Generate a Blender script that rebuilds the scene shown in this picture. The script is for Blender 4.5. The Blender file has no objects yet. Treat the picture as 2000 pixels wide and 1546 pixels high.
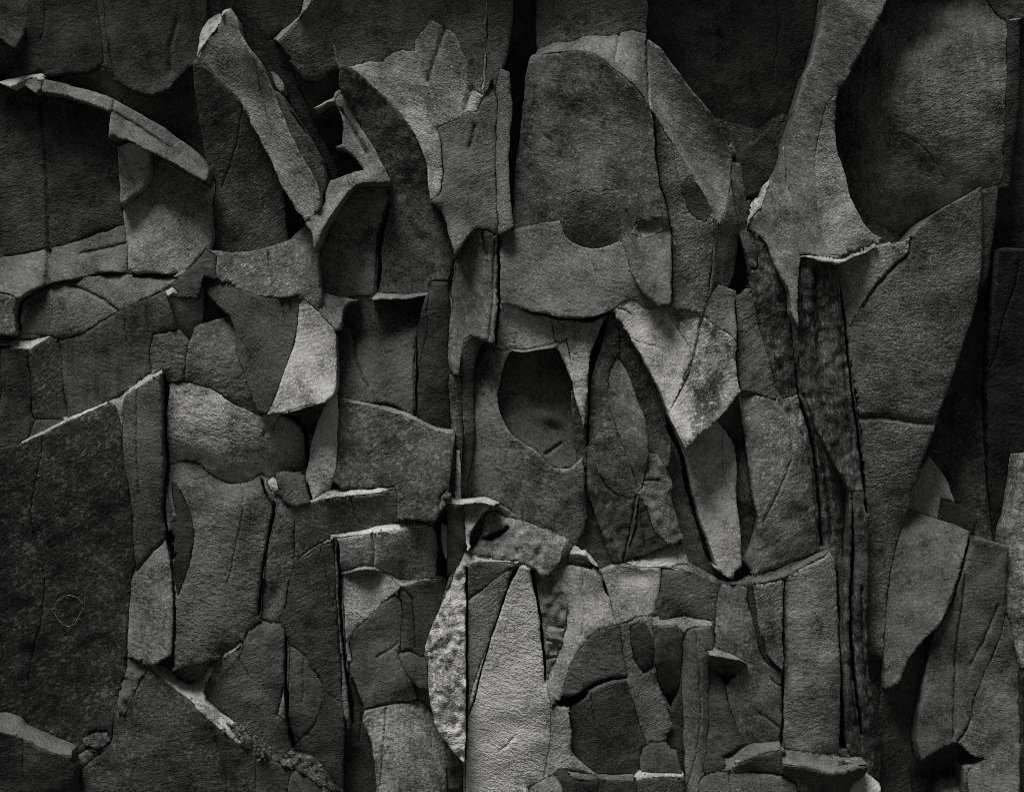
import bpy, math, random
import numpy as np
from mathutils import Vector
from mathutils.geometry import delaunay_2d_cdt

# ------------------------------------------------------------------ camera, sky, sun, exposure
S = 0.002            # metres per photograph pixel on the wall's reference plane
D = 9.0              # camera distance from that plane
scene = bpy.context.scene
cam_data = bpy.data.cameras.new("camera")
cam_data.sensor_width = 36.0
cam_data.lens = 36.0 * D / (2000 * S)
cam_data.clip_end = 200.0
camera = bpy.data.objects.new("camera", cam_data)
camera.location = (0.0, -D, 0.0)
camera.rotation_euler = (math.radians(90), 0, 0)
scene.collection.objects.link(camera)
scene.camera = camera

SUN_EL, SUN_AZ = math.radians(66), math.radians(-34)     # azimuth from the wall's normal, negative = left
world = bpy.data.worlds.new("World")
scene.world = world
world.use_nodes = True
wn = world.node_tree
for n in list(wn.nodes):
    wn.nodes.remove(n)
sky = wn.nodes.new("ShaderNodeTexSky")
sky.sky_type = 'NISHITA'
sky.sun_disc = False
sky.sun_elevation = SUN_EL
sky.sun_rotation = math.pi - SUN_AZ
bw = wn.nodes.new("ShaderNodeHueSaturation")              # the print is monochrome: light carries no hue
bw.inputs['Saturation'].default_value = 0.0
bg = wn.nodes.new("ShaderNodeBackground")
bg.inputs['Strength'].default_value = 0.065
out = wn.nodes.new("ShaderNodeOutputWorld")
wn.links.new(sky.outputs[0], bw.inputs['Color'])
wn.links.new(bw.outputs[0], bg.inputs['Color'])
wn.links.new(bg.outputs[0], out.inputs['Surface'])

sun_data = bpy.data.lights.new("sun", 'SUN')
sun_data.energy = 4.0
sun_data.angle = math.radians(25)
sun_data.color = (1.0, 0.99, 0.97)
sun = bpy.data.objects.new("sun", sun_data)
to_sun = Vector((math.sin(SUN_AZ) * math.cos(SUN_EL), -math.cos(SUN_AZ) * math.cos(SUN_EL), math.sin(SUN_EL)))
sun.rotation_euler = to_sun.to_track_quat('Z', 'Y').to_euler()
sun.location = (-3, -6, 8)
scene.collection.objects.link(sun)

scene.view_settings.view_transform = 'Standard'
scene.view_settings.look = 'None'
scene.view_settings.exposure = -0.35
scene.view_settings.gamma = 1.0
scene.render.engine = 'CYCLES'
scene.cycles.use_denoising = False
scene.cycles.filter_width = 1.0
scene.cycles.max_bounces = 3
scene.cycles.diffuse_bounces = 2
scene.cycles.adaptive_threshold = .02

# ------------------------------------------------------------------ noise
def _grad(ix, iy, seed):
    n = (ix.astype(np.int64) * 374761393 + iy.astype(np.int64) * 668265263 + seed * 974634777) & 0xffffffff
    n = ((n ^ (n >> 13)) * 1274126177) & 0xffffffff
    n = n ^ (n >> 16)
    a = (n & 0xffff) / 65536.0 * 2 * np.pi
    return np.cos(a), np.sin(a)

def perlin(x, y, seed=0):
    x0, y0 = np.floor(x), np.floor(y)
    fx, fy = x - x0, y - y0
    u = fx * fx * fx * (fx * (fx * 6 - 15) + 10)
    v = fy * fy * fy * (fy * (fy * 6 - 15) + 10)
    def c(dx, dy):
        gx, gy = _grad(x0 + dx, y0 + dy, seed)
        return gx * (fx - dx) + gy * (fy - dy)
    a = c(0, 0) * (1 - u) + c(1, 0) * u
    b = c(0, 1) * (1 - u) + c(1, 1) * u
    return (a * (1 - v) + b * v) * 1.4

# ------------------------------------------------------------------ materials
def rock_group(f_spk, f_stn, f_stk, f_fib):
    """one node group for every combination of surface marks, so that a plain stone stays cheap"""
    g = bpy.data.node_groups.new("rock", 'ShaderNodeTree')
    def inp(name, default):
        s = g.interface.new_socket(name, in_out='INPUT', socket_type='NodeSocketFloat')
        s.default_value = default
    for name, d in (("Albedo", .2), ("Speckle", 0), ("SpeckleScale", 60), ("Stain", 0), ("Streak", 0),
                    ("Bump", 1), ("Angle", 0), ("Seed", 0), ("Mottle", 1), ("Lichen", 0), ("Grain", 1), ("Scale", 72)):
        inp(name, d)
    g.interface.new_socket("BSDF", in_out='OUTPUT', socket_type='NodeSocketShader')
    N, L = g.nodes, g.links
    gi = N.new("NodeGroupInput"); go = N.new("NodeGroupOutput")
    def math_(op, a, b=None, c=None):
        m = N.new("ShaderNodeMath"); m.operation = op
        for i, v in enumerate((a, b, c)):
            if v is None: continue
            if isinstance(v, (int, float)): m.inputs[i].default_value = v
            else: L.new(v, m.inputs[i])
        return m.outputs[0]
    def dev(val, amount, k):                      # k + (val - .5) * amount
        return math_('ADD', k, math_('MULTIPLY', math_('SUBTRACT', val, .5), amount))
    def sm(val, lo, hi):
        m = N.new("ShaderNodeMapRange"); m.interpolation_type = 'SMOOTHSTEP'
        L.new(val, m.inputs['Value'])
        for k, v in (('From Min', lo), ('From Max', hi)):
            if isinstance(v, (int, float)): m.inputs[k].default_value = v
            else: L.new(v, m.inputs[k])
        return m.outputs['Result']
    tc = N.new("ShaderNodeTexCoord")
    comb = N.new("ShaderNodeCombineXYZ")
    L.new(gi.outputs['Seed'], comb.inputs[0]); L.new(gi.outputs['Seed'], comb.inputs[2])
    add = N.new("ShaderNodeVectorMath"); add.operation = 'ADD'
    L.new(tc.outputs['Object'], add.inputs[0]); L.new(comb.outputs[0], add.inputs[1])
    rot = N.new("ShaderNodeVectorRotate"); rot.rotation_type = 'Y_AXIS'
    L.new(add.outputs[0], rot.inputs['Vector']); L.new(gi.outputs['Angle'], rot.inputs['Angle'])
    def scaled(vec, s):
        m = N.new("ShaderNodeVectorMath"); m.operation = 'MULTIPLY'
        L.new(vec, m.inputs[0]); m.inputs[1].default_value = s
        return m.outputs[0]
    def noise(vec, scale, detail=3, rough=.55):
        n = N.new("ShaderNodeTexNoise")
        L.new(vec, n.inputs['Vector'])
        if isinstance(scale, (int, float)): n.inputs['Scale'].default_value = scale
        else: L.new(scale, n.inputs['Scale'])
        n.inputs['Detail'].default_value = detail; n.inputs['Roughness'].default_value = rough
        return n.outputs['Fac']
    P = add.outputs[0]
    fine = noise(scaled(rot.outputs[0], (0.55, 1, 1.0)), gi.outputs['Scale'], 2, .78)
    grain = noise(P, 150, 1, .8)
    geo = N.new("ShaderNodeNewGeometry"); PW = geo.outputs['Position']      # weathering runs on across the joints
    med = noise(PW, 6.5, 4, .66)
    k = dev(fine, 1.3, 1.0)
    k = dev(grain, math_('MULTIPLY', gi.outputs['Grain'], 1.5), k)
    k = dev(med, math_('MULTIPLY', gi.outputs['Mottle'], 3.2), k)
    if f_stn:
        stn = noise(scaled(PW, (1, 1, .6)), 5.5, 4, .68)
        k = math_('MULTIPLY', k, math_('SUBTRACT', 1.0, math_('MULTIPLY', math_('MULTIPLY', sm(stn, .50, .58), gi.outputs['Stain']), .75)))
    if f_stk:
        stk = noise(scaled(PW, (1, 1, .07)), 28, 2, .6)
        k = math_('MULTIPLY', k, math_('SUBTRACT', 1.0, math_('MULTIPLY', math_('MULTIPLY', sm(stk, .46, .60), gi.outputs['Streak']), .7)))
    k = math_('MAXIMUM', k, .15)
    k = math_('ADD', k, math_('MULTIPLY', math_('MULTIPLY', sm(grain, .62, .72), gi.outputs['Grain']), .8))
    c = math_('MULTIPLY', k, gi.outputs['Albedo'])
    if f_spk or f_stn:
        spn = noise(scaled(P, (1, 1, .3)) if f_fib else P, gi.outputs['SpeckleScale'], 2, .65)
    if f_spk:
        thr = math_('SUBTRACT', .615, math_('MULTIPLY', gi.outputs['Speckle'], .17))
        mask = math_('MULTIPLY', sm(spn, thr, math_('ADD', thr, .08)), sm(med, .34, .56))
        spk = math_('ADD', math_('MULTIPLY', gi.outputs['Albedo'], 1.9), .05)
        c = math_('ADD', math_('MULTIPLY', c, math_('SUBTRACT', 1, mask)), math_('MULTIPLY', spk, mask))
    if f_stn:
        lm = math_('MULTIPLY', sm(stn, .46, .38), gi.outputs['Lichen'])
        lm = math_('MULTIPLY', lm, sm(spn, .40, .50))
        c = math_('ADD', math_('MULTIPLY', c, math_('SUBTRACT', 1, lm)), math_('MULTIPLY', .5, lm))
    c = math_('MINIMUM', c, .62)
    col = N.new("ShaderNodeCombineColor")
    L.new(c, col.inputs[0]); L.new(math_('MULTIPLY', c, .995), col.inputs[1]); L.new(math_('MULTIPLY', c, .965), col.inputs[2])
    h = math_('ADD', math_('MULTIPLY', fine, .0070), math_('MULTIPLY', grain, .0017))
    h = math_('MULTIPLY', h, gi.outputs['Bump'])
    bp = N.new("ShaderNodeBump"); bp.inputs['Strength'].default_value = 1.0; bp.inputs['Distance'].default_value = 1.0
    L.new(h, bp.inputs['Height'])
    bs = N.new("ShaderNodeBsdfPrincipled")
    bs.inputs['Roughness'].default_value = .85
    bs.inputs['Specular IOR Level'].default_value = .2
    L.new(col.outputs[0], bs.inputs['Base Color']); L.new(bp.outputs[0], bs.inputs['Normal'])
    L.new(bs.outputs[0], go.inputs[0])
    return g
ROCK = {}

def lin(b):
    c = b / 255.0
    return ((c + .055) / 1.055) ** 2.4 if c > .04045 else c / 12.92

_mat = [0]
def rock_mat(alb, spk=0, sps=60, stain=0, streak=0, bump=1, ang=0, mot=1, lich=0, grain=1, fib=False, scale=72, name="rock"):
    _mat[0] += 1
    key = (spk > 0, stain > 0 or lich > 0, streak > 0, bool(fib))
    if key not in ROCK: ROCK[key] = rock_group(*key)
    m = bpy.data.materials.new(name)
    m.use_nodes = True
    t = m.node_tree
    for n in list(t.nodes): t.nodes.remove(n)
    gn = t.nodes.new("ShaderNodeGroup"); gn.node_tree = ROCK[key]
    for k, v in (("Albedo", alb), ("Speckle", spk), ("SpeckleScale", sps), ("Stain", stain), ("Streak", streak), ("Grain", grain), ("Scale", scale),
                 ("Bump", bump), ("Angle", math.radians(ang)), ("Seed", (_mat[0] * 7.313) % 61), ("Mottle", mot), ("Lichen", lich)):
        gn.inputs[k].default_value = v
    o = t.nodes.new("ShaderNodeOutputMaterial")
    t.links.new(gn.outputs[0], o.inputs[0])
    return m

# ------------------------------------------------------------------ stone builder
def parse(s):
    return [tuple(float(q) for q in p.split(",")) for p in s.split()]

def border(p):
    x, y = p
    if x <= 0: x = -90
    if x >= 2000: x = 2090
    if y <= 0: y = -90
    if y >= 1546: y = 1640
    return (x, y)

def area(P):
    P = np.asarray(P); q = np.roll(P, -1, 0)
    return .5 * float(np.sum(P[:, 0] * q[:, 1] - q[:, 0] * P[:, 1]))

def offset(P, d):
    P = np.asarray(P, float)
    if area(P) < 0: P = P[::-1]
    e = np.roll(P, -1, 0) - P
    ln = np.maximum(np.linalg.norm(e, axis=1, keepdims=True), 1e-6)
    e = e / ln
    nrm = np.stack([e[:, 1], -e[:, 0]], 1)
    m = nrm + np.roll(nrm, 1, 0)
    ml = np.maximum(np.linalg.norm(m, axis=1, keepdims=True), .6)
    m = m / ml
    c = np.maximum(np.sum(m * nrm, 1, keepdims=True), .55)
    return P + m * d / c

def smooth_outline(P, step, seed, jag):
    """Catmull-Rom through the gentle vertices, corners kept, then a broken-stone wobble."""
    n = len(P); P = np.asarray(P, float)
    tang = np.zeros_like(P); 
    for i in range(n):
        a, b, c = P[i - 1], P[i], P[(i + 1) % n]
        v1, v2 = b - a, c - b
        cosang = np.dot(v1, v2) / (np.linalg.norm(v1) * np.linalg.norm(v2) + 1e-9)
        tang[i] = (v1 / (np.linalg.norm(v1) + 1e-9) + v2 / (np.linalg.norm(v2) + 1e-9)) * .5 if cosang > .72 else 0
    out = []
    for i in range(n):
        a, b = P[i], P[(i + 1) % n]
        L = np.linalg.norm(b - a)
        k = max(1, int(round(L / step)))
        ta = tang[i] * L if tang[i].any() else (b - a)
        tb = tang[(i + 1) % n] * L if tang[(i + 1) % n].any() else (b - a)
        for j in range(k):
            t = j / k
            h00 = 2*t**3 - 3*t**2 + 1; h10 = t**3 - 2*t**2 + t; h01 = -2*t**3 + 3*t**2; h11 = t**3 - t**2
            out.append(h00 * a + h10 * ta + h01 * b + h11 * tb)
    Q = np.array(out)
    x, y = Q[:, 0], Q[:, 1]
    dx = perlin(x / 34, y / 34, seed) * 2.0 + perlin(x / 11, y / 11, seed + 1) * 1.2
    dy = perlin(x / 34, y / 34, seed + 2) * 2.0 + perlin(x / 11, y / 11, seed + 3) * 1.2
    return Q + np.stack([dx, dy], 1) * jag

def seg_dist(pts, A, B):
    """distance from every point to the nearest of the segments A-B"""
    d = np.full(len(pts), 1e9)
    for a, b in zip(A, B):
        ab = b - a; L2 = float(ab @ ab) + 1e-9
        t = np.clip(((pts - a) @ ab) / L2, 0, 1)
        q = pts - (a + t[:, None] * ab)
        d = np.minimum(d, np.einsum('ij,ij->i', q, q))
    return np.sqrt(d)

def inside(pts, P):
    x, y = pts[:, 0], pts[:, 1]
    r = np.zeros(len(pts), bool)
    j = len(P) - 1
    for i in range(len(P)):
        xi, yi = P[i]; xj, yj = P[j]
        c = ((yi > y) != (yj > y)) & (x < (xj - xi) * (y - yi) / (yj - yi + 1e-12) + xi)
        r ^= c
        j = i
    return r

BACK = -170.0
ROCK_TONE = {}
IDS = {}
SPEC = []
def link(o, parent=None):
    scene.collection.objects.link(o)
    if parent is not None: o.parent = parent

def stone(kind, outline, h, tone, v=(0, 0), u=(0, 0), tilt=None, id=None, of=None, label=None, cat="rock", group=None,
          bev=3.2, bw=0, jag=1.0, wav=1.0, rough=0.0, dish=(), fold=(), crack=(), ex=None, alb=None, step=6.0,
          spk=0, sps=60, stain=0, streak=0, bump=1.0, ang=None, mot=1.0, lich=0, grain=1.0, mid=None, fib=0.0, facet=1.0, prio=None, seam=1, thick=None, partlabel=None):
    """Record one stone: outline traced on the wall, its depth, tone and the slopes of its face
    (v = slope at top, bottom; u = slope at left, right; positive leans back to the sky / faces left)."""
    if h > -30: h = h * .8
    s = dict(locals())
    s['n'] = len(SPEC); s['seed'] = (len(SPEC) + 1) * 17
    P = [border(p) for p in parse(outline)]
    if ex is None: ex = min(14.0, max(2.5, 5.0 - h * .22))
    s['P'] = offset(P, ex)
    s['Q'] = smooth_outline(s['P'], step, s['seed'], jag)
    lo, hi = s['Q'].min(0), s['Q'].max(0)
    s['c'] = (lo + hi) / 2; s['r'] = (hi - lo) / 2
    if tilt is None:                              # dark stones lean out over their foot, pale ones lean back
        tilt = max(-.2, min(.2, .08 * math.log2(lin(tone) / lin(66))))
    s['tilt'] = tilt
    if ang is None: s['ang'] = random.Random(s['seed']).uniform(-35, 35)
    ar = abs(area(s['Q'])); rq = random.Random(s['seed'] + 3)
    s['fold'] = list(fold); s['crack'] = list(crack)
    if kind != "ledge" and facet and ar > 2500:
        for _ in range(min(5, 1 + int(ar / 8000))):               # breaks in the face: gentle ridges between planes
            px, py = rq.uniform(lo[0], hi[0]), rq.uniform(lo[1], hi[1]); an = rq.gauss(1.35, .6)
            s['fold'].append((px, py, px + 100 * math.cos(an), py + 100 * math.sin(an), facet * rq.choice((-1, 1)) * rq.uniform(.06, .17) * min(1.0, 85.0 / max(s['r'])), rq.choice((2, 4, 12))))
        if ar > 15000 and not crack:                               # one long hairline running down from the upper edge
            px, py = rq.uniform(lo[0] * .75 + hi[0] * .25, lo[0] * .25 + hi[0] * .75), lo[1] + 4; an = rq.gauss(1.55, .12); ln = ["%.0f,%.0f" % (px, py)]
            for _ in range(int((hi[1] - lo[1]) * rq.uniform(.4, .8) / 22)):
                an += rq.gauss(0, .12); px += 22 * math.cos(an); py += 22 * math.sin(an); ln.append("%.0f,%.0f" % (px, py))
            if len(ln) > 1: s['crack'].append((" ".join(ln), rq.uniform(1.0, 1.5), rq.uniform(2, 3.5)))
    if mid is None and kind == "ledge": mid = 1
    s['mid'] = mid or 0
    if s['mid']:                                  # slopes run across a bent strip, measured from its centre line
        a = 0 if s['mid'] == 1 else 1
        ts = np.linspace(lo[a] + .5, hi[a] - .5, 40); cen = []; wid = []
        Q, Qn = s['Q'], np.roll(s['Q'], -1, 0)
        for t in ts:
            m = (Q[:, a] - t) * (Qn[:, a] - t) <= 0
            c = Q[m][:, 1 - a]
            if len(c) < 2: c = np.array([s['c'][1 - a]] * 2) if not cen else np.array([cen[-1]] * 2)
            cen.append((c.min() + c.max()) / 2); wid.append((c.max() - c.min()) / 2)
        k = np.ones(5) / 5; cp = np.pad(cen, 2, mode='edge')
        s['_m'] = (ts, np.convolve(cp, k, 'valid'), max(2.0, float(np.mean(wid))))
    SPEC.append(s)

def coarse(s, x, y):
    """the stone's own face: height in photograph pixels toward the camera"""
    (cx, cy), (hw, hh) = s['c'], s['r']
    if s['mid'] == 1: cy = np.interp(x, s['_m'][0], s['_m'][1]); hh = s['_m'][2]
    if s['mid'] == 2: cx = np.interp(y, s['_m'][0], s['_m'][1]); hw = s['_m'][2]
    U, W = np.clip((x - cx) / hw, -1.5, 1.5), np.clip((y - cy) / hh, -1.5, 1.5)
    g = GAIN if s['h'] > -30 else .45
    u, v = np.array(s['u']) * g, np.array(s['v']) * g
    H = s['h'] + hw * ((u[0] + u[1]) / 2 * U + (u[1] - u[0]) / 4 * U * U)
    H = H + hh * ((v[0] + v[1]) / 2 * W + (v[1] - v[0]) / 4 * W * W) + hh * s['tilt'] * W
    for (x1, y1, x2, y2, k, soft) in s['fold']:
        dx, dy = x2 - x1, y2 - y1; L = math.hypot(dx, dy)
        sd = ((x - x1) * (-dy) + (y - y1) * dx) / L
        H = H + k * .5 * (sd + np.sqrt(sd * sd + soft * soft) - soft)
    for (qx, qy, rx, ry, an, d) in s['dish']:
        a = math.radians(an); ca, sa = math.cos(a), math.sin(a)
        px, py = x - qx, y - qy
        H = H + d * np.exp(-(((px * ca + py * sa) / rx) ** 2 + ((-px * sa + py * ca) / ry) ** 2) * 1.4)
    return H

def crack_points(s):
    out = []
    for line, w, d in s['crack']:
        cp = np.array(parse(line)); pts = []
        for a, b in zip(cp[:-1], cp[1:]):
            k = max(1, int(np.linalg.norm(b - a) / 4))
            for j in range(k): pts.append(a + (b - a) * j / k)
        pts.append(cp[-1]); pts = np.array(pts)
        sd = s['seed']
        pts = pts + np.stack([perlin(pts[:, 0] / 15, pts[:, 1] / 15, sd + 5), perlin(pts[:, 0] / 15, pts[:, 1] / 15, sd + 6)], 1) * 2
        out.append((pts, w, d))
    return out

def relief(s, x, y):
    """broken-rock relief added to the face at every vertex"""
    sd = s['seed']
    H = s['wav'] * (perlin(x / 170, y / 170, 11) * 5 + perlin(x / 60, y / 60, 12) * 2.2)
    a = math.radians(-(s['ang'] or 0)); ca, sa = math.cos(a), math.sin(a)
    hx, hy = (x * ca + y * sa), (-x * sa + y * ca)
    H = H + s['wav'] * s['bump'] * (perlin(hx / 46, hy / 24, sd + 13) * 1.0 + perlin(hx / 24, hy / 11, sd + 14) * .5)
    if s['rough']:
        r1 = perlin(x / 30, y / 42, sd + 14); r2 = perlin(x / 14, y / 17, sd + 15); r3 = perlin(x / 8, y / 9, sd + 16)
        H = H + s['rough'] * (np.abs(r1) * 9 + np.round(r2 * 3) * 1.8 + r2 * 2 + r3 * 1.4)
    if s['fib']:
        H = H + s['fib'] * (np.abs(perlin(x / 11, y / 130, sd + 21)) * 9 + np.abs(perlin(x / 6, y / 60, sd + 22)) * 4 + perlin(x / 16, y / 40, sd + 23) * 2)
    V = np.stack([x, y], 1)
    for pts, w, d in s['_cr']:
        t = np.linspace(0, 1, len(pts) - 1)
        dd = seg_dist(V, pts[:-1], pts[1:])
        H = H - d * np.exp(-(dd / w) ** 2 * 1.6)
    return H

# ------------------------------------------------------------------ the wall: one partition of the cliff face, one joined relief
X0, Y0, X1, Y1 = -90.0, -90.0, 2090.0, 1640.0
def solve(label, Tgx, Tgy, T, cell, lam, its, H0, irls, base):
    """heights whose slopes follow every stone's own face; stones meet in creases, and jump where they cannot"""
    same_x = label[:, 1:] == label[:, :-1]; same_y = label[1:] == label[:-1]
    gx = .5 * (Tgx[:, 1:] + Tgx[:, :-1]); gy = .5 * (Tgy[1:] + Tgy[:-1])
    bx = WB / (1 + ((base[:, 1:] - base[:, :-1]) / 13.0) ** 4); by = WB / (1 + ((base[1:] - base[:-1]) / 13.0) ** 4)
    wx = np.where(same_x, 1.0, bx); wy = np.where(same_y, 1.0, by)
    H = H0.copy()
    def A(h):
        r = lam * h
        dx = wx * (h[:, 1:] - h[:, :-1]); dy = wy * (h[1:] - h[:-1])
        r[:, 1:] += dx; r[:, :-1] -= dx; r[1:] += dy; r[:-1] -= dy
        return r
    for rnd in range(irls):
        if rnd:
            rx = np.abs(H[:, 1:] - H[:, :-1] - gx); ry = np.abs(H[1:] - H[:-1] - gy)
            if rnd < irls - 1:
                wx = np.where(same_x, 1.0, bx / (1 + (rx / 3.0) ** 2)); wy = np.where(same_y, 1.0, by / (1 + (ry / 3.0) ** 2))
            else:                                 # settle it: a joint is either a crease or a clean step
                wx = np.where(same_x, 1.0, np.where((rx < 4.0) & (bx > .2), WB, 0.0)); wy = np.where(same_y, 1.0, np.where((ry < 4.0) & (by > .2), WB, 0.0))
        b = lam * T
        fx = wx * gx; fy = wy * gy
        b[:, 1:] += fx; b[:, :-1] -= fx; b[1:] += fy; b[:-1] -= fy
        diag = lam + np.zeros_like(H)
        diag[:, 1:] += wx; diag[:, :-1] += wx; diag[1:] += wy; diag[:-1] += wy
        r = b - A(H); z = r / diag; p = z.copy(); rz = np.sum(r * z)
        for _ in range(its):
            Ap = A(p); al = rz / np.sum(p * Ap)
            H += al * p; r -= al * Ap
            z = r / diag; rz2 = np.sum(r * z); p = z + (rz2 / rz) * p; rz = rz2
    return H
WB, LAM, GAIN = .6, 2e-3, 1.9

def build_wall():
    order = sorted(range(len(SPEC)), key=lambda i: (SPEC[i]['h'] if SPEC[i]['prio'] is None else SPEC[i]['prio'], i))
    def raster(cell):
        xs = np.arange(X0 + cell / 2, X1, cell); ys = np.arange(Y0 + cell / 2, Y1, cell)
        lab = np.full((len(ys), len(xs)), -1, int)
        for i in order:
            Q = SPEC[i]['Q']; lo, hi = Q.min(0), Q.max(0)
            a0, a1 = np.searchsorted(xs, [lo[0], hi[0]]); b0, b1 = np.searchsorted(ys, [lo[1], hi[1]])
            if a1 <= a0 or b1 <= b0: continue
            gx, gy = np.meshgrid(xs[a0:a1], ys[b0:b1])
            m = inside(np.stack([gx.ravel(), gy.ravel()], 1), Q).reshape(gx.shape)
            lab[b0:b1, a0:a1][m] = i
        for _ in range(int(140 / cell)):
            if (lab >= 0).all(): break
            for ax, sh in ((0, 1), (0, -1), (1, 1), (1, -1)):
                n = np.roll(lab, sh, ax); m = (lab < 0) & (n >= 0); lab[m] = n[m]
        lab[lab < 0] = 0
        return xs, ys, lab
    def fields(xs, ys, lab):
        T = np.zeros(lab.shape); gx = np.zeros(lab.shape); gy = np.zeros(lab.shape)
        cell = xs[1] - xs[0]; X, Y = np.meshgrid(xs, ys); lam = np.full(lab.shape, LAM)
        for i, s in enumerate(SPEC):
            m = lab == i
            if not m.any(): continue
            x, y = X[m], Y[m]
            T[m] = coarse(s, x, y)
            gx[m] = (coarse(s, x + 1, y) - coarse(s, x - 1, y)) * .5 * cell
            gy[m] = (coarse(s, x, y + 1) - coarse(s, x, y - 1)) * .5 * cell
            if s['h'] < -30: lam[m] = 6e-3
        lam *= (cell / 3.0) ** 2
        base = np.array([q['h'] for q in SPEC], float)[lab]
        return T, gx, gy, lam, base
    xs, ys, lab = raster(9.0); T, gx, gy, lam, base = fields(xs, ys, lab)
    Hc = solve(lab, gx, gy, T, 9.0, lam, 120, T, 4, base)
    x2, y2, lab2 = raster(3.0); T, gx, gy, lam, base = fields(x2, y2, lab2)
    ci = np.clip(((x2 - X0) / 9.0).astype(int), 0, len(xs) - 1); cj = np.clip(((y2 - Y0) / 9.0).astype(int), 0, len(ys) - 1)
    Dc = Hc - fields(xs, ys, lab)[0]
    H = solve(lab2, gx, gy, T, 3.0, lam, 60, T + Dc[np.ix_(cj, ci)], 4, base)
    # ---- one triangulation of the whole face, every visible outline a chain of its edges
    for s in SPEC: s['_cr'] = crack_points(s)
    pts = []; ed = []; n = 0
    for s in SPEC:
        q = s['Q']; k = len(q); pts.append(q); ed += [(n + i, n + (i + 1) % k) for i in range(k)]; n += k
    for s in SPEC:
        for p, w, d in s['_cr']:
            t = np.gradient(p, axis=0); t /= np.linalg.norm(t, axis=1, keepdims=True) + 1e-9
            nn = np.stack([-t[:, 1], t[:, 0]], 1)
            for o in (0, w * .7, -w * .7, w * 1.5, -w * 1.5): pts.append(p + nn * o)
    O = np.concatenate(pts)
    rs = np.random.RandomState(8)
    g = GRID
    gx_, gy_ = np.meshgrid(np.arange(X0, X1 + g, g), np.arange(Y0, Y1 + g, g * .9))
    gx_ = gx_ + (np.arange(gx_.shape[0]) % 2)[:, None] * g * .5
    G = np.stack([gx_.ravel(), gy_.ravel()], 1) + (rs.rand(gx_.size, 2) - .5) * g * .5
    # thin out grid points that crowd the outlines
    key = set(map(tuple, np.floor(O / 2.2).astype(int)))
    gk = np.floor(G / 2.2).astype(int)
    keep = np.array([(a, b) not in key for a, b in map(tuple, gk)])
    G = G[keep]
    allp = np.concatenate([O, G])
    rv, re_, rf, ov, oe, of_ = delaunay_2d_cdt([Vector((float(a), float(-b))) for a, b in allp], ed, [], 0, .25)
    V = np.array([(p.x, -p.y) for p in rv]); F = np.array(rf)
    C = V[F].mean(1)
    # exact owner of every triangle: the foremost outline around its centre, else the nearest stone
    own = np.full(len(F), -1, int)
    for i in order:
        Q = SPEC[i]['Q']; lo, hi = Q.min(0), Q.max(0)
        m = np.where((C[:, 0] >= lo[0]) & (C[:, 0] <= hi[0]) & (C[:, 1] >= lo[1]) & (C[:, 1] <= hi[1]))[0]
        if len(m): own[m[inside(C[m], Q)]] = i
    m = own < 0
    own[m] = lab2[np.clip(((C[m, 1] - Y0) / 3).astype(int), 0, lab2.shape[0] - 1), np.clip(((C[m, 0] - X0) / 3).astype(int), 0, lab2.shape[1] - 1)]
    area2 = (V[F[:, 1], 0] - V[F[:, 0], 0]) * (V[F[:, 2], 1] - V[F[:, 0], 1]) - (V[F[:, 2], 0] - V[F[:, 0], 0]) * (V[F[:, 1], 1] - V[F[:, 0], 1])
    flip = area2 > 0                              # y runs down the photograph: turn every face to the camera
    F[flip] = F[flip][:, [0, 2, 1]]
    ok = np.abs(area2) > 1e-3
    F, own = F[ok], own[ok]
    # ---- a stone cut in two by one in front of it: crumbs go to the neighbour, real pieces become stones of their own
    ek = np.sort(np.concatenate([F[:, [0, 1]], F[:, [1, 2]], F[:, [2, 0]]]), 1); et = np.tile(np.arange(len(F)), 3)
    code = ek[:, 0].astype(np.int64) * (len(V) + 1) + ek[:, 1]; so = np.argsort(code, kind='stable')
    c2, t2 = code[so], et[so]; pr = np.where(c2[1:] == c2[:-1])[0]
    pa, pb = t2[pr], t2[pr + 1]
    nb = [[] for _ in range(len(F))]
    for a, b in zip(pa.tolist(), pb.tolist()): nb[a].append(b); nb[b].append(a)
    fa = np.abs((V[F[:, 1], 0] - V[F[:, 0], 0]) * (V[F[:, 2], 1] - V[F[:, 0], 1]) - (V[F[:, 2], 0] - V[F[:, 0], 0]) * (V[F[:, 1], 1] - V[F[:, 0], 1])) / 2
    for last in (0, 0, 0, 1):
        ol = own.tolist(); comp = [-1] * len(F); groups = {}
        for st in range(len(F)):
            if comp[st] >= 0: continue
            comp[st] = st; stack = [st]; mem = [st]
            while stack:
                q = stack.pop()
                for w in nb[q]:
                    if comp[w] < 0 and ol[w] == ol[st]: comp[w] = st; stack.append(w); mem.append(w)
            groups.setdefault(ol[st], []).append((float(fa[mem].sum()), mem))
        for i in list(groups):
            for ga, mem in sorted(groups[i], key=lambda g: -g[0])[1:]:
                cnt = {}
                for q in mem:
                    for w in nb[q]:
                        if ol[w] != i: cnt[ol[w]] = cnt.get(ol[w], 0) + 1
                if not cnt: continue
                if ga < 260 and not last:
                    t = max(cnt, key=cnt.get)
                    for q in mem: own[q] = t
                elif last:
                    n = dict(SPEC[i]); n.update(kind="stone", id=None, of=None, label=None, partlabel=None, src=i)
                    SPEC.append(n)
                    for q in mem: own[q] = len(SPEC) - 1
    # ---- heights of every stone at its own vertices
    height = {}; seen = {}
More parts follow.
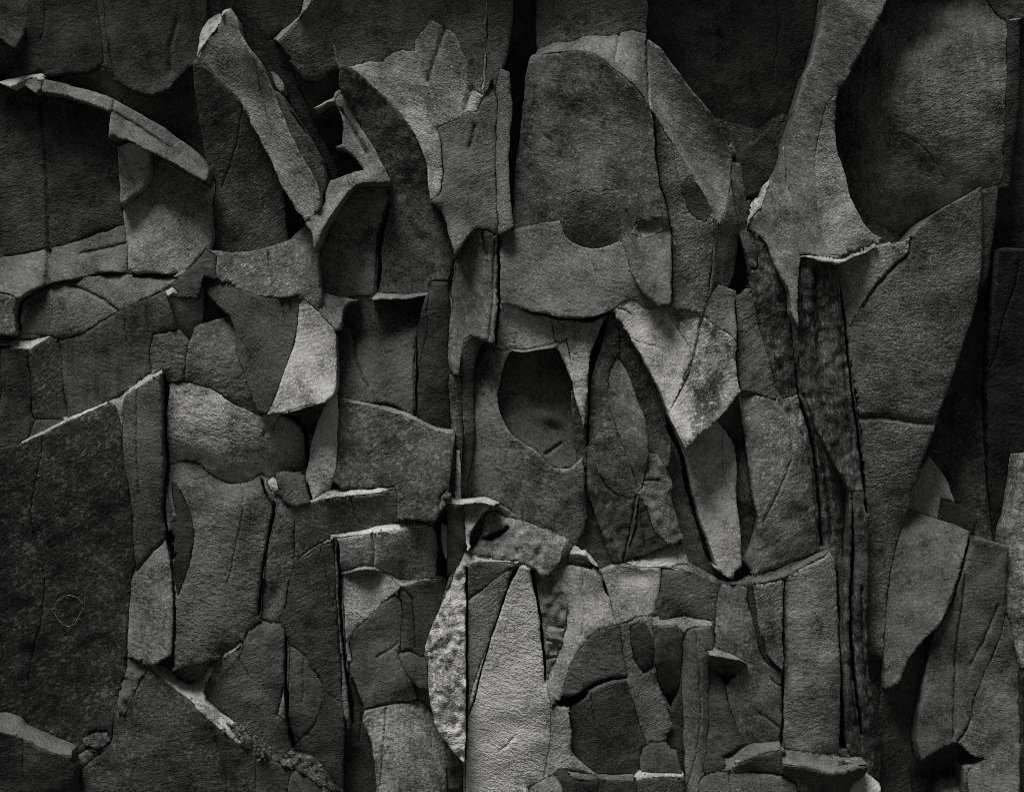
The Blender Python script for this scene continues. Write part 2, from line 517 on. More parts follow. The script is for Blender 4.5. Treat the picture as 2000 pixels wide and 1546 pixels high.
    for i, s in enumerate(SPEC):
        fi = F[own == i]
        if not len(fi): continue
        vid = np.unique(fi); x, y = V[vid, 0], V[vid, 1]
        a0 = max(0, int((x.min() - X0) / 3) - 5); a1 = min(lab2.shape[1], int((x.max() - X0) / 3) + 6)
        b0 = max(0, int((y.min() - Y0) / 3) - 5); b1 = min(lab2.shape[0], int((y.max() - Y0) / 3) + 6)
        sub = lab2[b0:b1, a0:a1] == s.get('src', i)
        Xc, Yc = np.meshgrid(x2[a0:a1], y2[b0:b1])
        Dl = np.where(sub, H[b0:b1, a0:a1] - coarse(s, Xc, Yc), 0.0); wgt = sub.astype(float)
        if not sub.any():
            Dl += 0; wgt += 1
        for _ in range(6):
            acc = np.zeros_like(Dl); cnt = np.zeros_like(Dl)
            for ax, sh in ((0, 1), (0, -1), (1, 1), (1, -1)):
                acc += np.roll(Dl * wgt, sh, ax); cnt += np.roll(wgt, sh, ax)
            m = (wgt == 0) & (cnt > 0)
            Dl[m] = acc[m] / cnt[m]; wgt[m] = 1
        for _ in range(2):                        # even out the joint
            acc = Dl * wgt * 2; cnt = wgt * 2
            for ax, sh in ((0, 1), (0, -1), (1, 1), (1, -1)):
                acc = acc + np.roll(Dl * wgt, sh, ax); cnt = cnt + np.roll(wgt, sh, ax)
            Dl = np.where(cnt > 0, acc / np.maximum(cnt, 1e-9), Dl)
        fx = (x - X0) / 3 - .5 - a0; fy = (y - Y0) / 3 - .5 - b0
        ix = np.clip(np.floor(fx).astype(int), 0, Dl.shape[1] - 2); iy = np.clip(np.floor(fy).astype(int), 0, Dl.shape[0] - 2)
        tx = np.clip(fx - ix, 0, 1); ty = np.clip(fy - iy, 0, 1)
        tot = 0; wt = 0
        for dx_, dy_, w in ((0, 0, (1 - tx) * (1 - ty)), (1, 0, tx * (1 - ty)), (0, 1, (1 - tx) * ty), (1, 1, tx * ty)):
            ww = w * wgt[iy + dy_, ix + dx_] + 1e-9
            tot = tot + ww * Dl[iy + dy_, ix + dx_]; wt = wt + ww
        hv = coarse(s, x, y) + tot / wt
        p2, p98 = np.percentile(hv, [3, 97])
        hv = np.clip(np.clip(hv, p2 - 12, p98 + 8), -125, 85) + relief(s, x, y)
        height[i] = [vid, hv, fi]
        for j, q in enumerate(vid): seen.setdefault(q, []).append((i, j))
    crev = (perlin(V[:, 0] / 70, V[:, 1] / 70, 77) + .12) * 6 + perlin(V[:, 0] / 9, V[:, 1] / 9, 78) * 1.2
    crev = np.clip(crev, 0, 3.5)
    chip = np.clip(.5 + perlin(V[:, 0] / 26, V[:, 1] / 26, 79) * .9 + perlin(V[:, 0] / 10, V[:, 1] / 10, 80) * .3, .1, 1.4)
    joint = {}
    for q, l in seen.items():
        if len(l) < 2: continue
        x, y = V[q]
        hs = [height[i][1][j] for i, j in l]
        lo, hi = min(hs), max(hs)
        if hi - lo < 3.5:
            mean = sum(hs) / len(hs)
            gr = max(0.0, float(crev[q])) 
            if any(not SPEC[i]['seam'] for i, j in l): gr = -1.0
            for i, j in l:
                height[i][1][j] = mean - max(gr, 0.0)
                if gr >= 0: joint.setdefault(i, {})[q] = .25 + .32 * gr
        else:
            for (i, j), hh in zip(l, hs):
                if hh > lo + 2.5: height[i][1][j] -= min(.35 * (hh - lo), SPEC[i]['bev'] * float(chip[q]))
    for i, (vid, hv, fi) in height.items():
        vx = V[vid].copy()
        if i in joint:                            # a joint is a real hairline gap: draw the rim in a little
            C_ = V[fi].mean(1); ac = {}
            for f, c in zip(fi.tolist(), C_):
                for q in f:
                    if q in joint[i]: ac.setdefault(q, []).append(c)
            at = {int(q): j for j, q in enumerate(vid)}
            for q, cs in ac.items():
                d = np.mean(cs, 0) - V[q]; L = math.hypot(*d)
                if L > .5: vx[at[q]] += d / L * min(joint[i][q], L * .5)
        SPEC[i]['_mesh'] = (vid, hv, fi, vx)
    WALL['V'] = V
GRID = 5.5
WALL = {}

def make_stones():
    V = WALL['V']
    for s in SPEC:
        if '_mesh' not in s: continue
        vid, hv, fi, vx = s['_mesh']
        kind = s['kind']; rnd = random.Random(s['seed'])
        hm = float(np.median(hv)); k = (D - hm * S) / D
        cx, cy = s['c']
        ox, oy, oz = float((cx - 1000) * S), float(-hm * S), float((773 - cy) * S)
        wx = (vx[:, 0] - 1000) * S - ox; wz = (773 - vx[:, 1]) * S - oz; wy = -hv * S - oy
        loc = {int(q): j for j, q in enumerate(vid)}
        lf = np.vectorize(loc.get)(fi)
        # open borders of this stone, each given a side wall running back into the cliff
        e = np.concatenate([lf[:, [0, 1]], lf[:, [1, 2]], lf[:, [2, 0]]])
        codes = {}
        for a, b in map(tuple, e): codes[(a, b)] = 1
        rim = [(a, b) for (a, b) in codes if (b, a) not in codes]
        verts = list(zip(wx.tolist(), wy.tolist(), wz.tolist())); faces = [tuple(f) for f in lf.tolist()]
        nf = len(faces); top = {}; bot = {}
        yb = -BACK * S - oy
        for a, b in rim:
            for q in (a, b):
                if q not in top:
                    top[q] = q
                    bot[q] = len(verts); verts.append((verts[q][0], yb, verts[q][2]))
            faces.append((top[b], top[a], bot[a], bot[b]))
        me = bpy.data.meshes.new(kind)
        me.from_pydata(verts, [], faces)
        me.polygons.foreach_set("use_smooth", [j < nf for j in range(len(me.polygons))])
        me.update()
        alb = s['alb']
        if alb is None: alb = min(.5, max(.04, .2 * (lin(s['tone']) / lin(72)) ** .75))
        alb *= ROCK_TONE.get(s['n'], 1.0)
        ang = s['ang']
        me.materials.append(rock_mat(alb, s['spk'], s['sps'], s['stain'], s['streak'], s['bump'] * rnd.uniform(.6, 1.15), ang, s['mot'], s['lich'], s['grain'], s['fib'] > 0, rnd.uniform(58, 105)))
        o = bpy.data.objects.new(kind, me)
        if s['of'] is not None: par = IDS[s['of']]
        elif s['label'] is None: par = IDS['cliff']
        else: par = None
        link(o, par)
        o.location = Vector((ox, oy, oz)) - (par.location if par is not None else Vector((0, 0, 0)))
        if s['label'] is not None:
            o["label"] = s['label']; o["category"] = s['cat']
            if s['group']: o["group"] = s['group']
        elif s['partlabel']: o["label"] = s['partlabel']
        if s['id']: IDS[s['id']] = o

# ------------------------------------------------------------------ the cliff behind and around the stones, and the ground
def build_cliff():
    xs = np.arange(-2600, 4601, 30.0); ys = np.arange(-2600, 1760, 30.0)
    gx, gy = np.meshgrid(xs, ys)
    X, Y = gx.ravel(), gy.ravel()
    dx = np.maximum(np.maximum(-X, X - 2000), 0); dy = np.maximum(np.maximum(-Y, Y - 1546), 0)
    d = np.hypot(dx, dy)
    f = np.clip((d - 30) / 90, 0, 1); f = f * f * (3 - 2 * f)
    # broken, block-like relief outside the framed part
    rs = np.random.RandomState(5)
    pts = np.stack([rs.uniform(-2700, 4700, 900), rs.uniform(-2700, 1900, 900)], 1)
    best = np.full(len(X), 1e12); idx = np.zeros(len(X), int)
    for i, (a, b) in enumerate(pts):
        q = ((X - a) * 1.5) ** 2 + ((Y - b) * .8) ** 2
        mk = q < best; best[mk] = q[mk]; idx[mk] = i
    hh = rs.uniform(-30, 45, 900); sx = rs.uniform(-.3, .3, 900); sy = rs.uniform(-.2, .45, 900)
    blk = hh[idx] + sx[idx] * (X - pts[idx, 0]) + sy[idx] * (Y - pts[idx, 1])
    blk = np.clip(blk, -60, 90)
    over = np.clip((-Y - 120) / 260, 0, 1); over = over * over * (3 - 2 * over)
    H = -105 + perlin(X / 120, Y / 120, 3) * 12 + f * (105 + blk) + over * OVERHANG
    H += perlin(X / 40, Y / 40, 4) * 4
    me = bpy.data.meshes.new("cliff")
    nx, ny = len(xs), len(ys)
    verts = [(float((a - 1000) * S), float(-c * S), float((773 - b) * S)) for a, b, c in zip(X, Y, H)]
    faces = []
    for j in range(ny - 1):
        for i in range(nx - 1):
            p = j * nx + i
            faces.append((p, p + nx, p + nx + 1, p + 1))
    me.from_pydata(verts, [], faces)
    me.update()
    me.materials.append(rock_mat(.10, spk=.2, stain=.4, streak=.3, bump=1.3))
    o = bpy.data.objects.new("cliff", me)
    o["kind"] = "structure"
    link(o)
    IDS['cliff'] = o
OVERHANG = 130.0
build_cliff()

def build_ground():
    xs = np.linspace(-40, 40, 81); ys = np.linspace(-40, .6, 61)
    gx, gy = np.meshgrid(xs, ys); X, Y = gx.ravel(), gy.ravel()
    Z = -1.85 + perlin(X / 2.2, Y / 2.2, 9) * .08 + perlin(X / .9, Y / .9, 10) * .03
    me = bpy.data.meshes.new("ground"); nx = len(xs)
    me.from_pydata([(float(a), float(b), float(c)) for a, b, c in zip(X, Y, Z)], [],
                   [(j * nx + i, j * nx + i + 1, (j + 1) * nx + i + 1, (j + 1) * nx + i) for j in range(len(ys) - 1) for i in range(nx - 1)])
    me.update()
    me.materials.append(rock_mat(.07, spk=.2, stain=.3, bump=1.5, name="gravelly_soil"))
    o = bpy.data.objects.new("ground", me); o["kind"] = "structure"; link(o)
build_ground()

def build_sky_blocker():
    """unseen dark rock sheet added behind the camera: it keeps the low sky off the wall"""
    xs = np.linspace(-45, 45, 91); zs = np.linspace(-2.2, 13.0, 31)
    gx, gz = np.meshgrid(xs, zs); X, Z = gx.ravel(), gz.ravel()
    Y = -15.0 - .12 * (Z + 2) + perlin(X / 3.1, Z / 4.7, 21) * 1.1 + perlin(X / 1.1, Z / 1.6, 22) * .4
    Z = Z + (Z > 12) * perlin(X / 4, X * 0 + .5, 23) * 1.0
    me = bpy.data.meshes.new("sky_blocker"); nx = len(xs)
    me.from_pydata([(float(a), float(b), float(c)) for a, b, c in zip(X, Y, Z)], [],
                   [(j * nx + i, (j + 1) * nx + i, (j + 1) * nx + i + 1, j * nx + i + 1) for j in range(len(zs) - 1) for i in range(nx - 1)])
    me.update()
    me.materials.append(rock_mat(.06, stain=.4, streak=.3, bump=1.5))
    o = bpy.data.objects.new("sky_blocker", me); o["kind"] = "structure"; link(o)
build_sky_blocker()

# ------------------------------------------------------------------ stones, upper left
R = stone
R("stone", "0,0 62,0 50,60 40,100 20,86 0,70", 6, 48, v=(-.1,.5), u=(.1,0))
R("stone", "0,70 40,100 28,150 0,162", -40, 36, v=(-.3,0))
R("flat_rock", "62,0 170,0 190,60 195,118 180,130 130,138 90,146 60,147 28,152 40,100 50,55", -6, 40, v=(-.1,.1), ang=12)
R("stone", "170,0 205,0 210,60 222,132 195,120 190,50", -12, 46, v=(-.2,.1))
R("flat_rock", "205,0 395,0 396,60 388,115 345,138 325,165 290,178 225,150 222,120 212,60", -8, 42, v=(-.1,.15), u=(.1,-.1),
  crack=[("345,40 330,90 332,140", 5, 6)], ang=15)
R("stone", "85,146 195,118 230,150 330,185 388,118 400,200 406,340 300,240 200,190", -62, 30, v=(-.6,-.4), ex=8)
R("flat_rock", "0,165 55,165 80,190 150,200 222,225 222,270 240,300 233,380 236,400 243,440 170,463 95,487 0,518", -26, 36, v=(.1,.05), id='L1',
  label="dark slab at the left edge under the curved pale flake, split by an upright crack", crack=[("74,200 82,290 86,380 90,486", 4, 8)], dish=[(98,250,24,40,0,5)], ang=8, stain=.3)  # darker than the slab below: shade from the flake is in its tone
R("flat_rock", "0,520 95,489 170,465 243,441 250,470 255,532 200,538 140,549 90,560 60,572 40,587 0,553", -8, 88, v=(.15,.4), id='L2',
  label="pale slab at the left edge with a dark upright notch, above the oval boulder", crack=[("90,486 92,520 91,558", 6, 14), ("240,474 195,484 150,493", 3, 5)], ang=-20)
R("stone", "0,553 38,587 33,640 30,650 0,652", 2, 68, v=(0,.2), spk=.5)
R("flat_rock", "40,592 70,570 100,557 160,546 200,536 250,538 330,541 346,549 310,576 235,613 160,656 100,652 45,646 36,622", 4, 72, v=(.5,-.15), u=(.1,0), id='OV',
  label="flattened oval boulder with a slanting crack, at the left below the pale slab", cat="boulder", crack=[("133,555 160,564 205,586 240,613", 3, 7)])
R("flat_rock", "232,285 292,290 336,312 367,330 411,355 405,400 402,482 380,510 345,530 300,538 262,534 252,526 250,480 243,430 237,395 235,350", -4, 56, v=(.25,.05), u=(.2,-.3), id='M1',
  label="smooth shield-shaped slab hanging below the curved pale flake", crack=[], dish=[(320,455,60,60,0,8)], ang=30)
R("facet", "236,292 270,290 294,300 294,335 282,362 262,380 238,396 236,350", 20, 45, v=(-.5,.3), u=(.3,-.1), of='M1')
R("rock_flake", "89,166 98,160 145,170 181,180 223,195 259,215 298,236 336,261 375,290 401,316 410,334 410,361 367,337 336,318 292,296 259,279 241,276 221,277 223,233 222,221 179,207 129,191 89,182", 34, 84, v=(.1,.6), u=(0,0), mid=1, id='FL',
  label="long pale curved flake arching down to the right across the upper left wall", cat="flake", thick=40, ex=0, bw=7, bev=6,
  crack=[("224,222 262,242 305,270 350,305", 3, 6), ("226,196 222,220", 3, 5)], ang=-30)
R("rock_chip", "3,163 25,160 60,147 80,143 88,150 60,153 40,166 28,173 15,168", 26, 100, v=(.6,.6), bw=3, rough=.3, thick=20)
R("stone", "57,156 66,160 82,178 79,186 68,178 55,168", 20, 72, v=(.5,.5), thick=20, bw=3)
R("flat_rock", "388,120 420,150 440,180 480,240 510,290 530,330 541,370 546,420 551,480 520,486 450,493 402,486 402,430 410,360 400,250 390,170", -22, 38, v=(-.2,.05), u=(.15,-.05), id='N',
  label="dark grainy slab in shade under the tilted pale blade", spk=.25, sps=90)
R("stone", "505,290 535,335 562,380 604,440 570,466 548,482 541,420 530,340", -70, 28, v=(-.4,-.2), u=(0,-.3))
R("flat_rock", "385,0 612,0 545,60 525,75 540,100 560,150 600,250 640,330 640,410 600,300 540,180 470,45 455,22 400,40", -48, 32, v=(-.3,-.2), id='Q0')
R("rock_shard", "389,118 408,86 425,62 442,38 456,24 470,45 477,75 495,105 510,122 525,155 535,180 552,215 565,250 580,285 600,320 615,345 629,380 631,410 605,439 585,415 560,375 540,335 527,307 505,265 480,215 455,180 430,160 410,137", 40, 76, v=(-.15,.2), u=(.05,.45), mid=2, id='BL',
  label="long tilted pale blade of rock with a chipped bright top end, upper left", cat="blade", thick=70, ex=0, ang=-40, mot=1.3, bev=6)
R("chipped_end", "388,116 392,70 400,46 413,31 428,26 441,30 432,47 425,62 408,86", 34, 118, v=(.6,.3), u=(.5,.2), of='BL', rough=.7, thick=40, ex=0, bw=4)
R("stone", "440,30 447,24 456,22 450,30 438,40", 42, 120, v=(.7,.5), thick=15, bw=2, ex=0)
R("rock_splinter", "529,139 536,141 548,155 557,168 558,182 550,184 540,170", 18, 66, v=(.3,.3), thick=25, bw=3, ex=0)
R("rock_splinter", "538,182 552,190 568,212 590,248 612,285 629,320 636,365 629,384 612,340 592,302 576,266 560,230", 12, 50, v=(-.1,.1), u=(.2,-.1), crack=[("562,200 570,222 600,262", 2.5, 8)], thick=40)
R("rock_block", "541,79 575,47 610,15 636,0 646,0 648,60 656,120 661,128 640,140 625,152 588,151 570,115 555,96", 30, 40, v=(0,-.1), u=(.2,-.15), id='QB',
  label="dark angular hanging block with a pale slanted upper edge, top left of centre", cat="block", thick=80, ex=0, ang=20)
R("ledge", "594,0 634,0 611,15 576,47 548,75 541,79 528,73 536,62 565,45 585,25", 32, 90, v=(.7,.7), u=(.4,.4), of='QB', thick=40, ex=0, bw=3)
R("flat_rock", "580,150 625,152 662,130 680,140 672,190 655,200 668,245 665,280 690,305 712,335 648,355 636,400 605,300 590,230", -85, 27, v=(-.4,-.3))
R("flat_rock", "645,0 952,0 948,80 943,190 935,222 905,224 895,236 858,249 864,282 868,312 868,350 861,381 845,394 842,370 838,330 828,295 812,262 790,230 757,193 715,155 676,130 660,128 655,100 648,60", 18, 86, v=(-.3,.3), u=(.05,.05), fold=[(690,100,850,340,.55,25)], id='RR',
  label="broad slab, dark above and pale along its curved rim, left of the upright seam", ang=-28, stain=.45, crack=[("872,45 858,90 845,130 836,160", 5, 6), ("920,175 908,215", 6, 8)], bev=3)
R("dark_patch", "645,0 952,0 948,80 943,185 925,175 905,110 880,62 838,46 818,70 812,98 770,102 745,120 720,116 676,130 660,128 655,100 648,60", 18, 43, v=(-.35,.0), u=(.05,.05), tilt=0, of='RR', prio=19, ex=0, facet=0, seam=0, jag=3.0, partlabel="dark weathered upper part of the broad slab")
R("flat_rock", "858,250 898,234 907,223 935,222 943,200 962,160 968,200 966,300 968,400 970,457 945,455 915,460 892,505 882,465 872,432 862,410 846,396 862,383 868,350 868,312 864,282", 26, 72, v=(.05,.25), u=(.15,-.1), id='SS',
  label="grey upright plate with a notched left side, left of the tall upright seam", ang=20, crack=[("928,245 922,270 917,292", 4, 8)], dish=[(858,395,22,16,0,8)])
R("stone", "953,0 1002,0 995,60 985,110 978,132 970,182 960,192 948,200 950,130", 4, 44, v=(-.1,.1), u=(.3,-.3))
R("upright_rock", "978,140 993,145 997,220 992,300 995,380 1000,446 975,456 970,430 967,350 965,250 968,182", 20, 78, u=(.7,-.2), v=(-.1,.1), id='T2',
  label="slim pale pillar beside the dark upright seam, upper centre", cat="pillar", mot=.6, bw=4)
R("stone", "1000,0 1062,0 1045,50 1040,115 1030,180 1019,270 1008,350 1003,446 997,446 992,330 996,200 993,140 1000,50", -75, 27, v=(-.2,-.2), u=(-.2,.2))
R("flat_rock", "1058,0 1266,0 1262,75 1290,100 1320,140 1350,180 1385,225 1410,260 1428,295 1428,340 1420,400 1404,440 1386,426 1360,362 1330,311 1300,266 1265,216 1230,171 1195,141 1160,113 1125,104 1080,107 1043,109 1050,95 1047,50", 16, 86, v=(-.45,.4), u=(.1,-.1), id='AR', mid=1,
  label="great pale arched slab curving over the central panel and down its right side", ang=-25, crack=[("1265,30 1263,120 1266,217", 2, 9), ("1214,45 1208,80 1200,125", 3, 5)], ex=0, stain=.35)
R("dark_patch", "1058,0 1266,0 1264,66 1225,62 1190,72 1150,70 1120,82 1085,84 1050,94 1047,50", 16, 44, v=(-.3,-.1), u=(.1,0), tilt=0, of='AR', prio=20, ex=0, facet=0, seam=0, jag=2.0, stain=.3, partlabel="dark weathered top of the arched slab")  # low tone stands in for the shade along the slab's top
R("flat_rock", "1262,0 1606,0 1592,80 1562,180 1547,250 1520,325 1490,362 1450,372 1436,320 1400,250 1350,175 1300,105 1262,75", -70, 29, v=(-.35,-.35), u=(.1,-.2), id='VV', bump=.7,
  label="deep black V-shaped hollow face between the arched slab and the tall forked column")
R("stone", "1446,312 1470,295 1505,262 1522,320 1492,356 1456,366", -50, 40, v=(-.1,.1))
R("flat_rock", "1043,110 1080,108 1125,105 1160,114 1195,142 1230,172 1265,217 1276,245 1282,320 1290,370 1302,410 1308,450 1310,592 1266,592 1236,556 1226,516 1215,470 1180,484 1150,486 1120,476 1103,456 1093,430 1045,438 1003,449 1008,350 1019,262 1030,160 1040,114", 8, 64, v=(-.05,.1), u=(.15,.05), id='UI',
  label="broad mottled central panel under the pale arch, ending in a rounded dark notch", stain=.45, spk=.25, sps=70, dish=[(1158,478,52,75,0,-20),(1160,130,110,40,10,-6),(1060,240,40,80,10,4)], fold=[(1215,480,1190,380,.15,6)], ang=-15, mot=1.3,
  crack=[("1046,170 1049,230 1058,262 1075,275", 4, 3)])
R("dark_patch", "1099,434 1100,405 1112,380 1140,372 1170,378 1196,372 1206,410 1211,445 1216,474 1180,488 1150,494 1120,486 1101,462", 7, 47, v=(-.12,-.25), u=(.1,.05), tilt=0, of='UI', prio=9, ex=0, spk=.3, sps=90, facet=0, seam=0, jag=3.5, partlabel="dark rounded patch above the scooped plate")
R("flat_rock", "1268,222 1300,268 1330,313 1360,364 1386,426 1389,460 1386,520 1376,590 1368,612 1345,606 1312,599 1311,450 1303,408 1291,368 1284,318 1277,250", 10, 62, v=(-.05,.1), u=(.1,-.15), id='UR',
  label="narrow speckled slab right of the hairline crack, with a dark oval spot", spk=.35, sps=80, stain=.3)
R("facet", "1334,368 1346,350 1366,372 1386,412 1376,430 1352,422 1338,396", 18, 42, v=(-.2,.1), of='UR', seam=0, jag=2.5)
R("stone", "1235,458 1245,441 1270,434 1302,429 1306,448 1285,456 1262,464 1245,462", 14, 44, v=(-.8,.4), rough=.6, bw=3)
R("flat_rock", "1384,424 1398,360 1428,305 1441,330 1445,400 1452,480 1436,560 1410,582 1390,592 1376,614 1386,520", -58, 29, v=(-.1,0), u=(-.2,.1), streak=.5)
R("flat_rock", "1424,330 1441,332 1446,400 1441,480 1427,548 1402,590 1377,614 1387,520 1390,460 1387,428 1404,440 1420,400", 8, 40, u=(-.35,-.5), v=(0,0), streak=.5, prio=3)
R("upright_rock", "1429,320 1444,322 1452,380 1456,425 1470,470 1478,520 1468,520 1448,450 1440,400 1433,360", 6, 52, u=(.4,-.4), spk=.5, rough=.25, id='PO',
  label="thin rough upright rib at the foot of the black hollow", cat="rib")
R("upright_rock", "1606,0 1748,0 1706,45 1690,75 1670,110 1652,150 1640,170 1630,186 1627,230 1630,290 1644,340 1656,388 1673,428 1698,460 1718,469 1690,481 1650,491 1632,507 1606,503 1560,503 1553,560 1551,640 1540,615 1536,572 1520,540 1506,506 1495,476 1475,456 1459,446 1470,420 1490,385 1505,350 1520,320 1530,285 1545,240 1555,200 1565,160 1580,120 1595,60", 44, 76, v=(-.2,.12), u=(.25,.05), id='XC',
  label="tall pale forked column flaring to a speckled foot, right of the black hollow", cat="column", spk=.2, sps=110, stain=.35, ex=0, ang=-30, bev=5)
R("facet", "1612,205 1629,188 1627,230 1630,290 1644,340 1656,388 1673,428 1698,460 1716,468 1690,480 1650,490 1632,505 1610,502 1597,460 1590,400 1588,330 1592,290 1600,255", 46, 94, v=(-.1,.2), u=(.15,-.25), of='XC', ex=0, seam=0, spk=.45, sps=120, stain=.3, rough=.08, partlabel="pale pitted right-hand face of the column")
R("stone", "1630,186 1642,172 1644,190 1650,225 1656,268 1660,320 1666,370 1684,420 1704,458 1676,432 1658,390 1644,340 1630,290 1626,230", -60, 26, u=(-.3,.3))
R("chipped_edge", "1497,356 1503,352 1500,368 1490,395 1478,415 1468,425 1459,444 1462,425 1474,404 1484,384", 52, 110, v=(.4,.4), u=(.3,.3), of='XC', rough=.6, bw=3, thick=30, ex=0, spk=.5)
R("flat_rock", "1748,0 1912,0 1945,20 1959,36 1962,90 1960,200 1957,352 1920,366 1850,400 1800,430 1770,462 1722,472 1704,458 1684,420 1667,370 1661,320 1656,270 1650,228 1644,192 1642,172 1656,150 1680,105 1710,50", 4, 46, v=(.5,-.4), u=(.35,-.1), id='YY',
  label="large domed dark slab in the upper right with a smooth lit crown", ang=10, streak=.35, dish=[(1800,130,140,110,0,10)], crack=[("1662,252 1720,255 1770,262 1810,290 1850,345", 1.6, 2)], bump=1.4)
R("stone", "1960,36 1990,34 1986,200 1972,362 1958,362 1961,200", 0, 35, u=(.2,-.3))
R("ledge", "1968,30 1990,30 1990,36 1975,37", 6, 100, v=(.8,.8), bw=2, thick=20)
R("stone", "1915,0 2000,0 2000,45 1985,34 1960,33 1945,18", 10, 46, v=(.1,.2), rough=.5)
R("stone", "1986,40 2000,36 2000,500 1962,498 1955,365 1972,362 1986,210", -55, 29, u=(-.2,0))

# ------------------------------------------------------------------ stones, right
R("flat_rock", "1632,513 1660,505 1690,492 1740,477 1770,465 1792,440 1830,415 1880,386 1919,363 1919,440 1915,530 1905,592 1880,670 1850,750 1825,820 1806,880 1790,922 1776,990 1766,1050 1745,1120 1737,1200 1731,1300 1722,1430 1697,1300 1693,1150 1694,1000 1690,930 1680,830 1670,760 1660,700 1650,640 1640,580", 30, 58, v=(.05,-.15), u=(.3,-.3), id='ZZ',
  label="very tall dark wedge-shaped slab tapering downward on the right", thick=110, ex=0, ang=0, crack=[("1678,815 1730,814 1780,824 1815,826", 6, 9), ("1772,468 1770,495 1735,528 1705,562 1682,600", 4, 9)], spk=.3, sps=90, dish=[(1710,700,22,150,-6,5)], bump=1.3, bev=4)
R("facet", "1634,515 1690,493 1740,478 1769,468 1766,494 1732,525 1702,560 1680,598 1658,640 1648,620 1640,570", 38, 50, v=(.1,-.1), u=(.2,0), of='ZZ', ex=0, bev=3, bump=1.3)
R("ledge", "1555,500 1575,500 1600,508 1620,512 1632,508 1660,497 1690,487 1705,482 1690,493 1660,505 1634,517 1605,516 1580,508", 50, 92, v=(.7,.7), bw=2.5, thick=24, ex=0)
R("stone", "1919,364 1948,362 1935,470 1926,540 1906,596 1914,530", -14, 35, u=(.1,-.3))
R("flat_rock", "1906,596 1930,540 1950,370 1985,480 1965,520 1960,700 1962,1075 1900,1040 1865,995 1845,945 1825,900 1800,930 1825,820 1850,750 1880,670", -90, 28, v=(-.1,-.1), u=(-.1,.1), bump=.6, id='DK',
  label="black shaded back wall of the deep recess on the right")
R("stone", "1960,500 2000,495 2000,880 1990,900 1975,1000 1963,1078 1958,900 1952,700", -48, 25, u=(.1,0))
R("stone", "1822,916 1840,940 1856,975 1862,1000 1830,1005 1780,1000 1790,968", -40, 44, v=(-.2,.2))
R("stone", "1855,990 1880,1000 1905,1018 1900,1035 1870,1024 1850,1012", -30, 36, v=(.2,0))
#R("ledge", "1912,939 1930,932 1948,934 1930,938", -62, 70, v=(.7,.7), bw=1.5, thick=15)
R("rock_block", "1775,998 1800,1004 1870,1026 1893,1036 1888,1062 1866,1120 1851,1170 1830,1214 1800,1246 1770,1290 1750,1332 1728,1342 1730,1250 1740,1130 1755,1062", 36, 78, v=(.2,.05), u=(.15,0), id='AA',
  label="pale leaning block with a clean sloping top, low on the right", cat="block", ang=20, thick=120, ex=0)
R("flat_rock", "1893,1046 1910,1051 1966,1066 1964,1100 1975,1155 1962,1215 1932,1288 1905,1350 1884,1420 1866,1444 1845,1449 1796,1477 1791,1440 1801,1370 1812,1300 1831,1222 1855,1167 1876,1110 1890,1066", 18, 60, v=(-.05,.15), u=(.1,.05), id='AB',
  label="dark slab with a straight hairline crack, low at the right beside the leaning block", crack=[("1884,1070 1878,1170 1866,1260 1860,1380 1857,1436", 2.5, 7), ("1945,1180 1918,1250 1893,1296", 3, 4)], stain=.4, ang=15)
R("flat_rock", "1966,1180 1976,1228 1990,1290 1986,1330 1986,1440 1968,1546 1900,1546 1884,1510 1900,1490 1922,1476 1895,1468 1870,1444 1887,1420 1906,1352 1934,1290 1955,1232", 24, 72, v=(.05,.2), u=(.2,-.15), stain=.25, id='AC',
  label="pale leaning slab near the bottom right corner, above the black notch", ang=-10, crack=[("1952,1200 1925,1260 1900,1310 1890,1360", 2.5, 6)])
R("upright_rock", "2000,880 1990,890 1981,980 1966,1060 1963,1180 1975,1230 1990,1300 2000,1292", 40, 80, u=(.3,0), lich=1.0, spk=.6, sps=40, id='AD',
  label="rock edge spotted with white lichen at the far right", rough=.2)
R("stone", "1990,1300 2000,1292 2000,1546 1968,1546 1985,1440 1986,1330", 0, 42, u=(-.3,-.1))
R("flat_rock", "1831,1216 1814,1290 1802,1370 1791,1440 1780,1475 1790,1546 1716,1546 1722,1440 1735,1345 1750,1332 1770,1290 1800,1246", -52, 33, v=(-.1,.15), u=(.2,-.3), id='LF',
  label="dark leaf-shaped recessed slab beneath the pale leaning block")
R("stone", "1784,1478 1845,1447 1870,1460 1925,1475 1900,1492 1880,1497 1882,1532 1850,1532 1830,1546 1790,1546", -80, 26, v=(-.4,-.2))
R("stone", "1880,1496 1915,1487 1926,1500 1922,1546 1884,1546", 14, 52, v=(.2,.1))
R("stone", "1822,1546 1850,1531 1880,1527 1872,1546", 4, 72, v=(.6,.5))
R("upright_rock", "1455,438 1475,458 1500,490 1514,530 1530,562 1541,622 1555,690 1563,762 1532,772 1516,742 1500,700 1488,640 1478,580 1468,520 1458,480", -8, 42, u=(.2,-.4), v=(-.1,.1), spk=.45, sps=95, streak=.4, fib=.25, rough=.5, stain=.7, id='B1',
  label="dark mottled fibrous rib just right of the black crevice", cat="rib")
R("upright_rock", "1553,508 1590,508 1634,530 1645,600 1655,700 1668,790 1681,870 1687,955 1660,955 1630,905 1600,850 1580,790 1565,742 1557,690 1550,622 1548,560", 10, 44, u=(.3,-.35), v=(-.05,.05), spk=.45, sps=95, streak=.4, fib=.28, rough=.5, stain=.7, id='B2',
  label="dark bark-like column flecked with light, against the left side of the tall wedge slab", cat="column", crack=[("1590,520 1592,620 1600,740 1620,850", 7, 12), ("1640,640 1652,760 1664,880", 4, 8)])
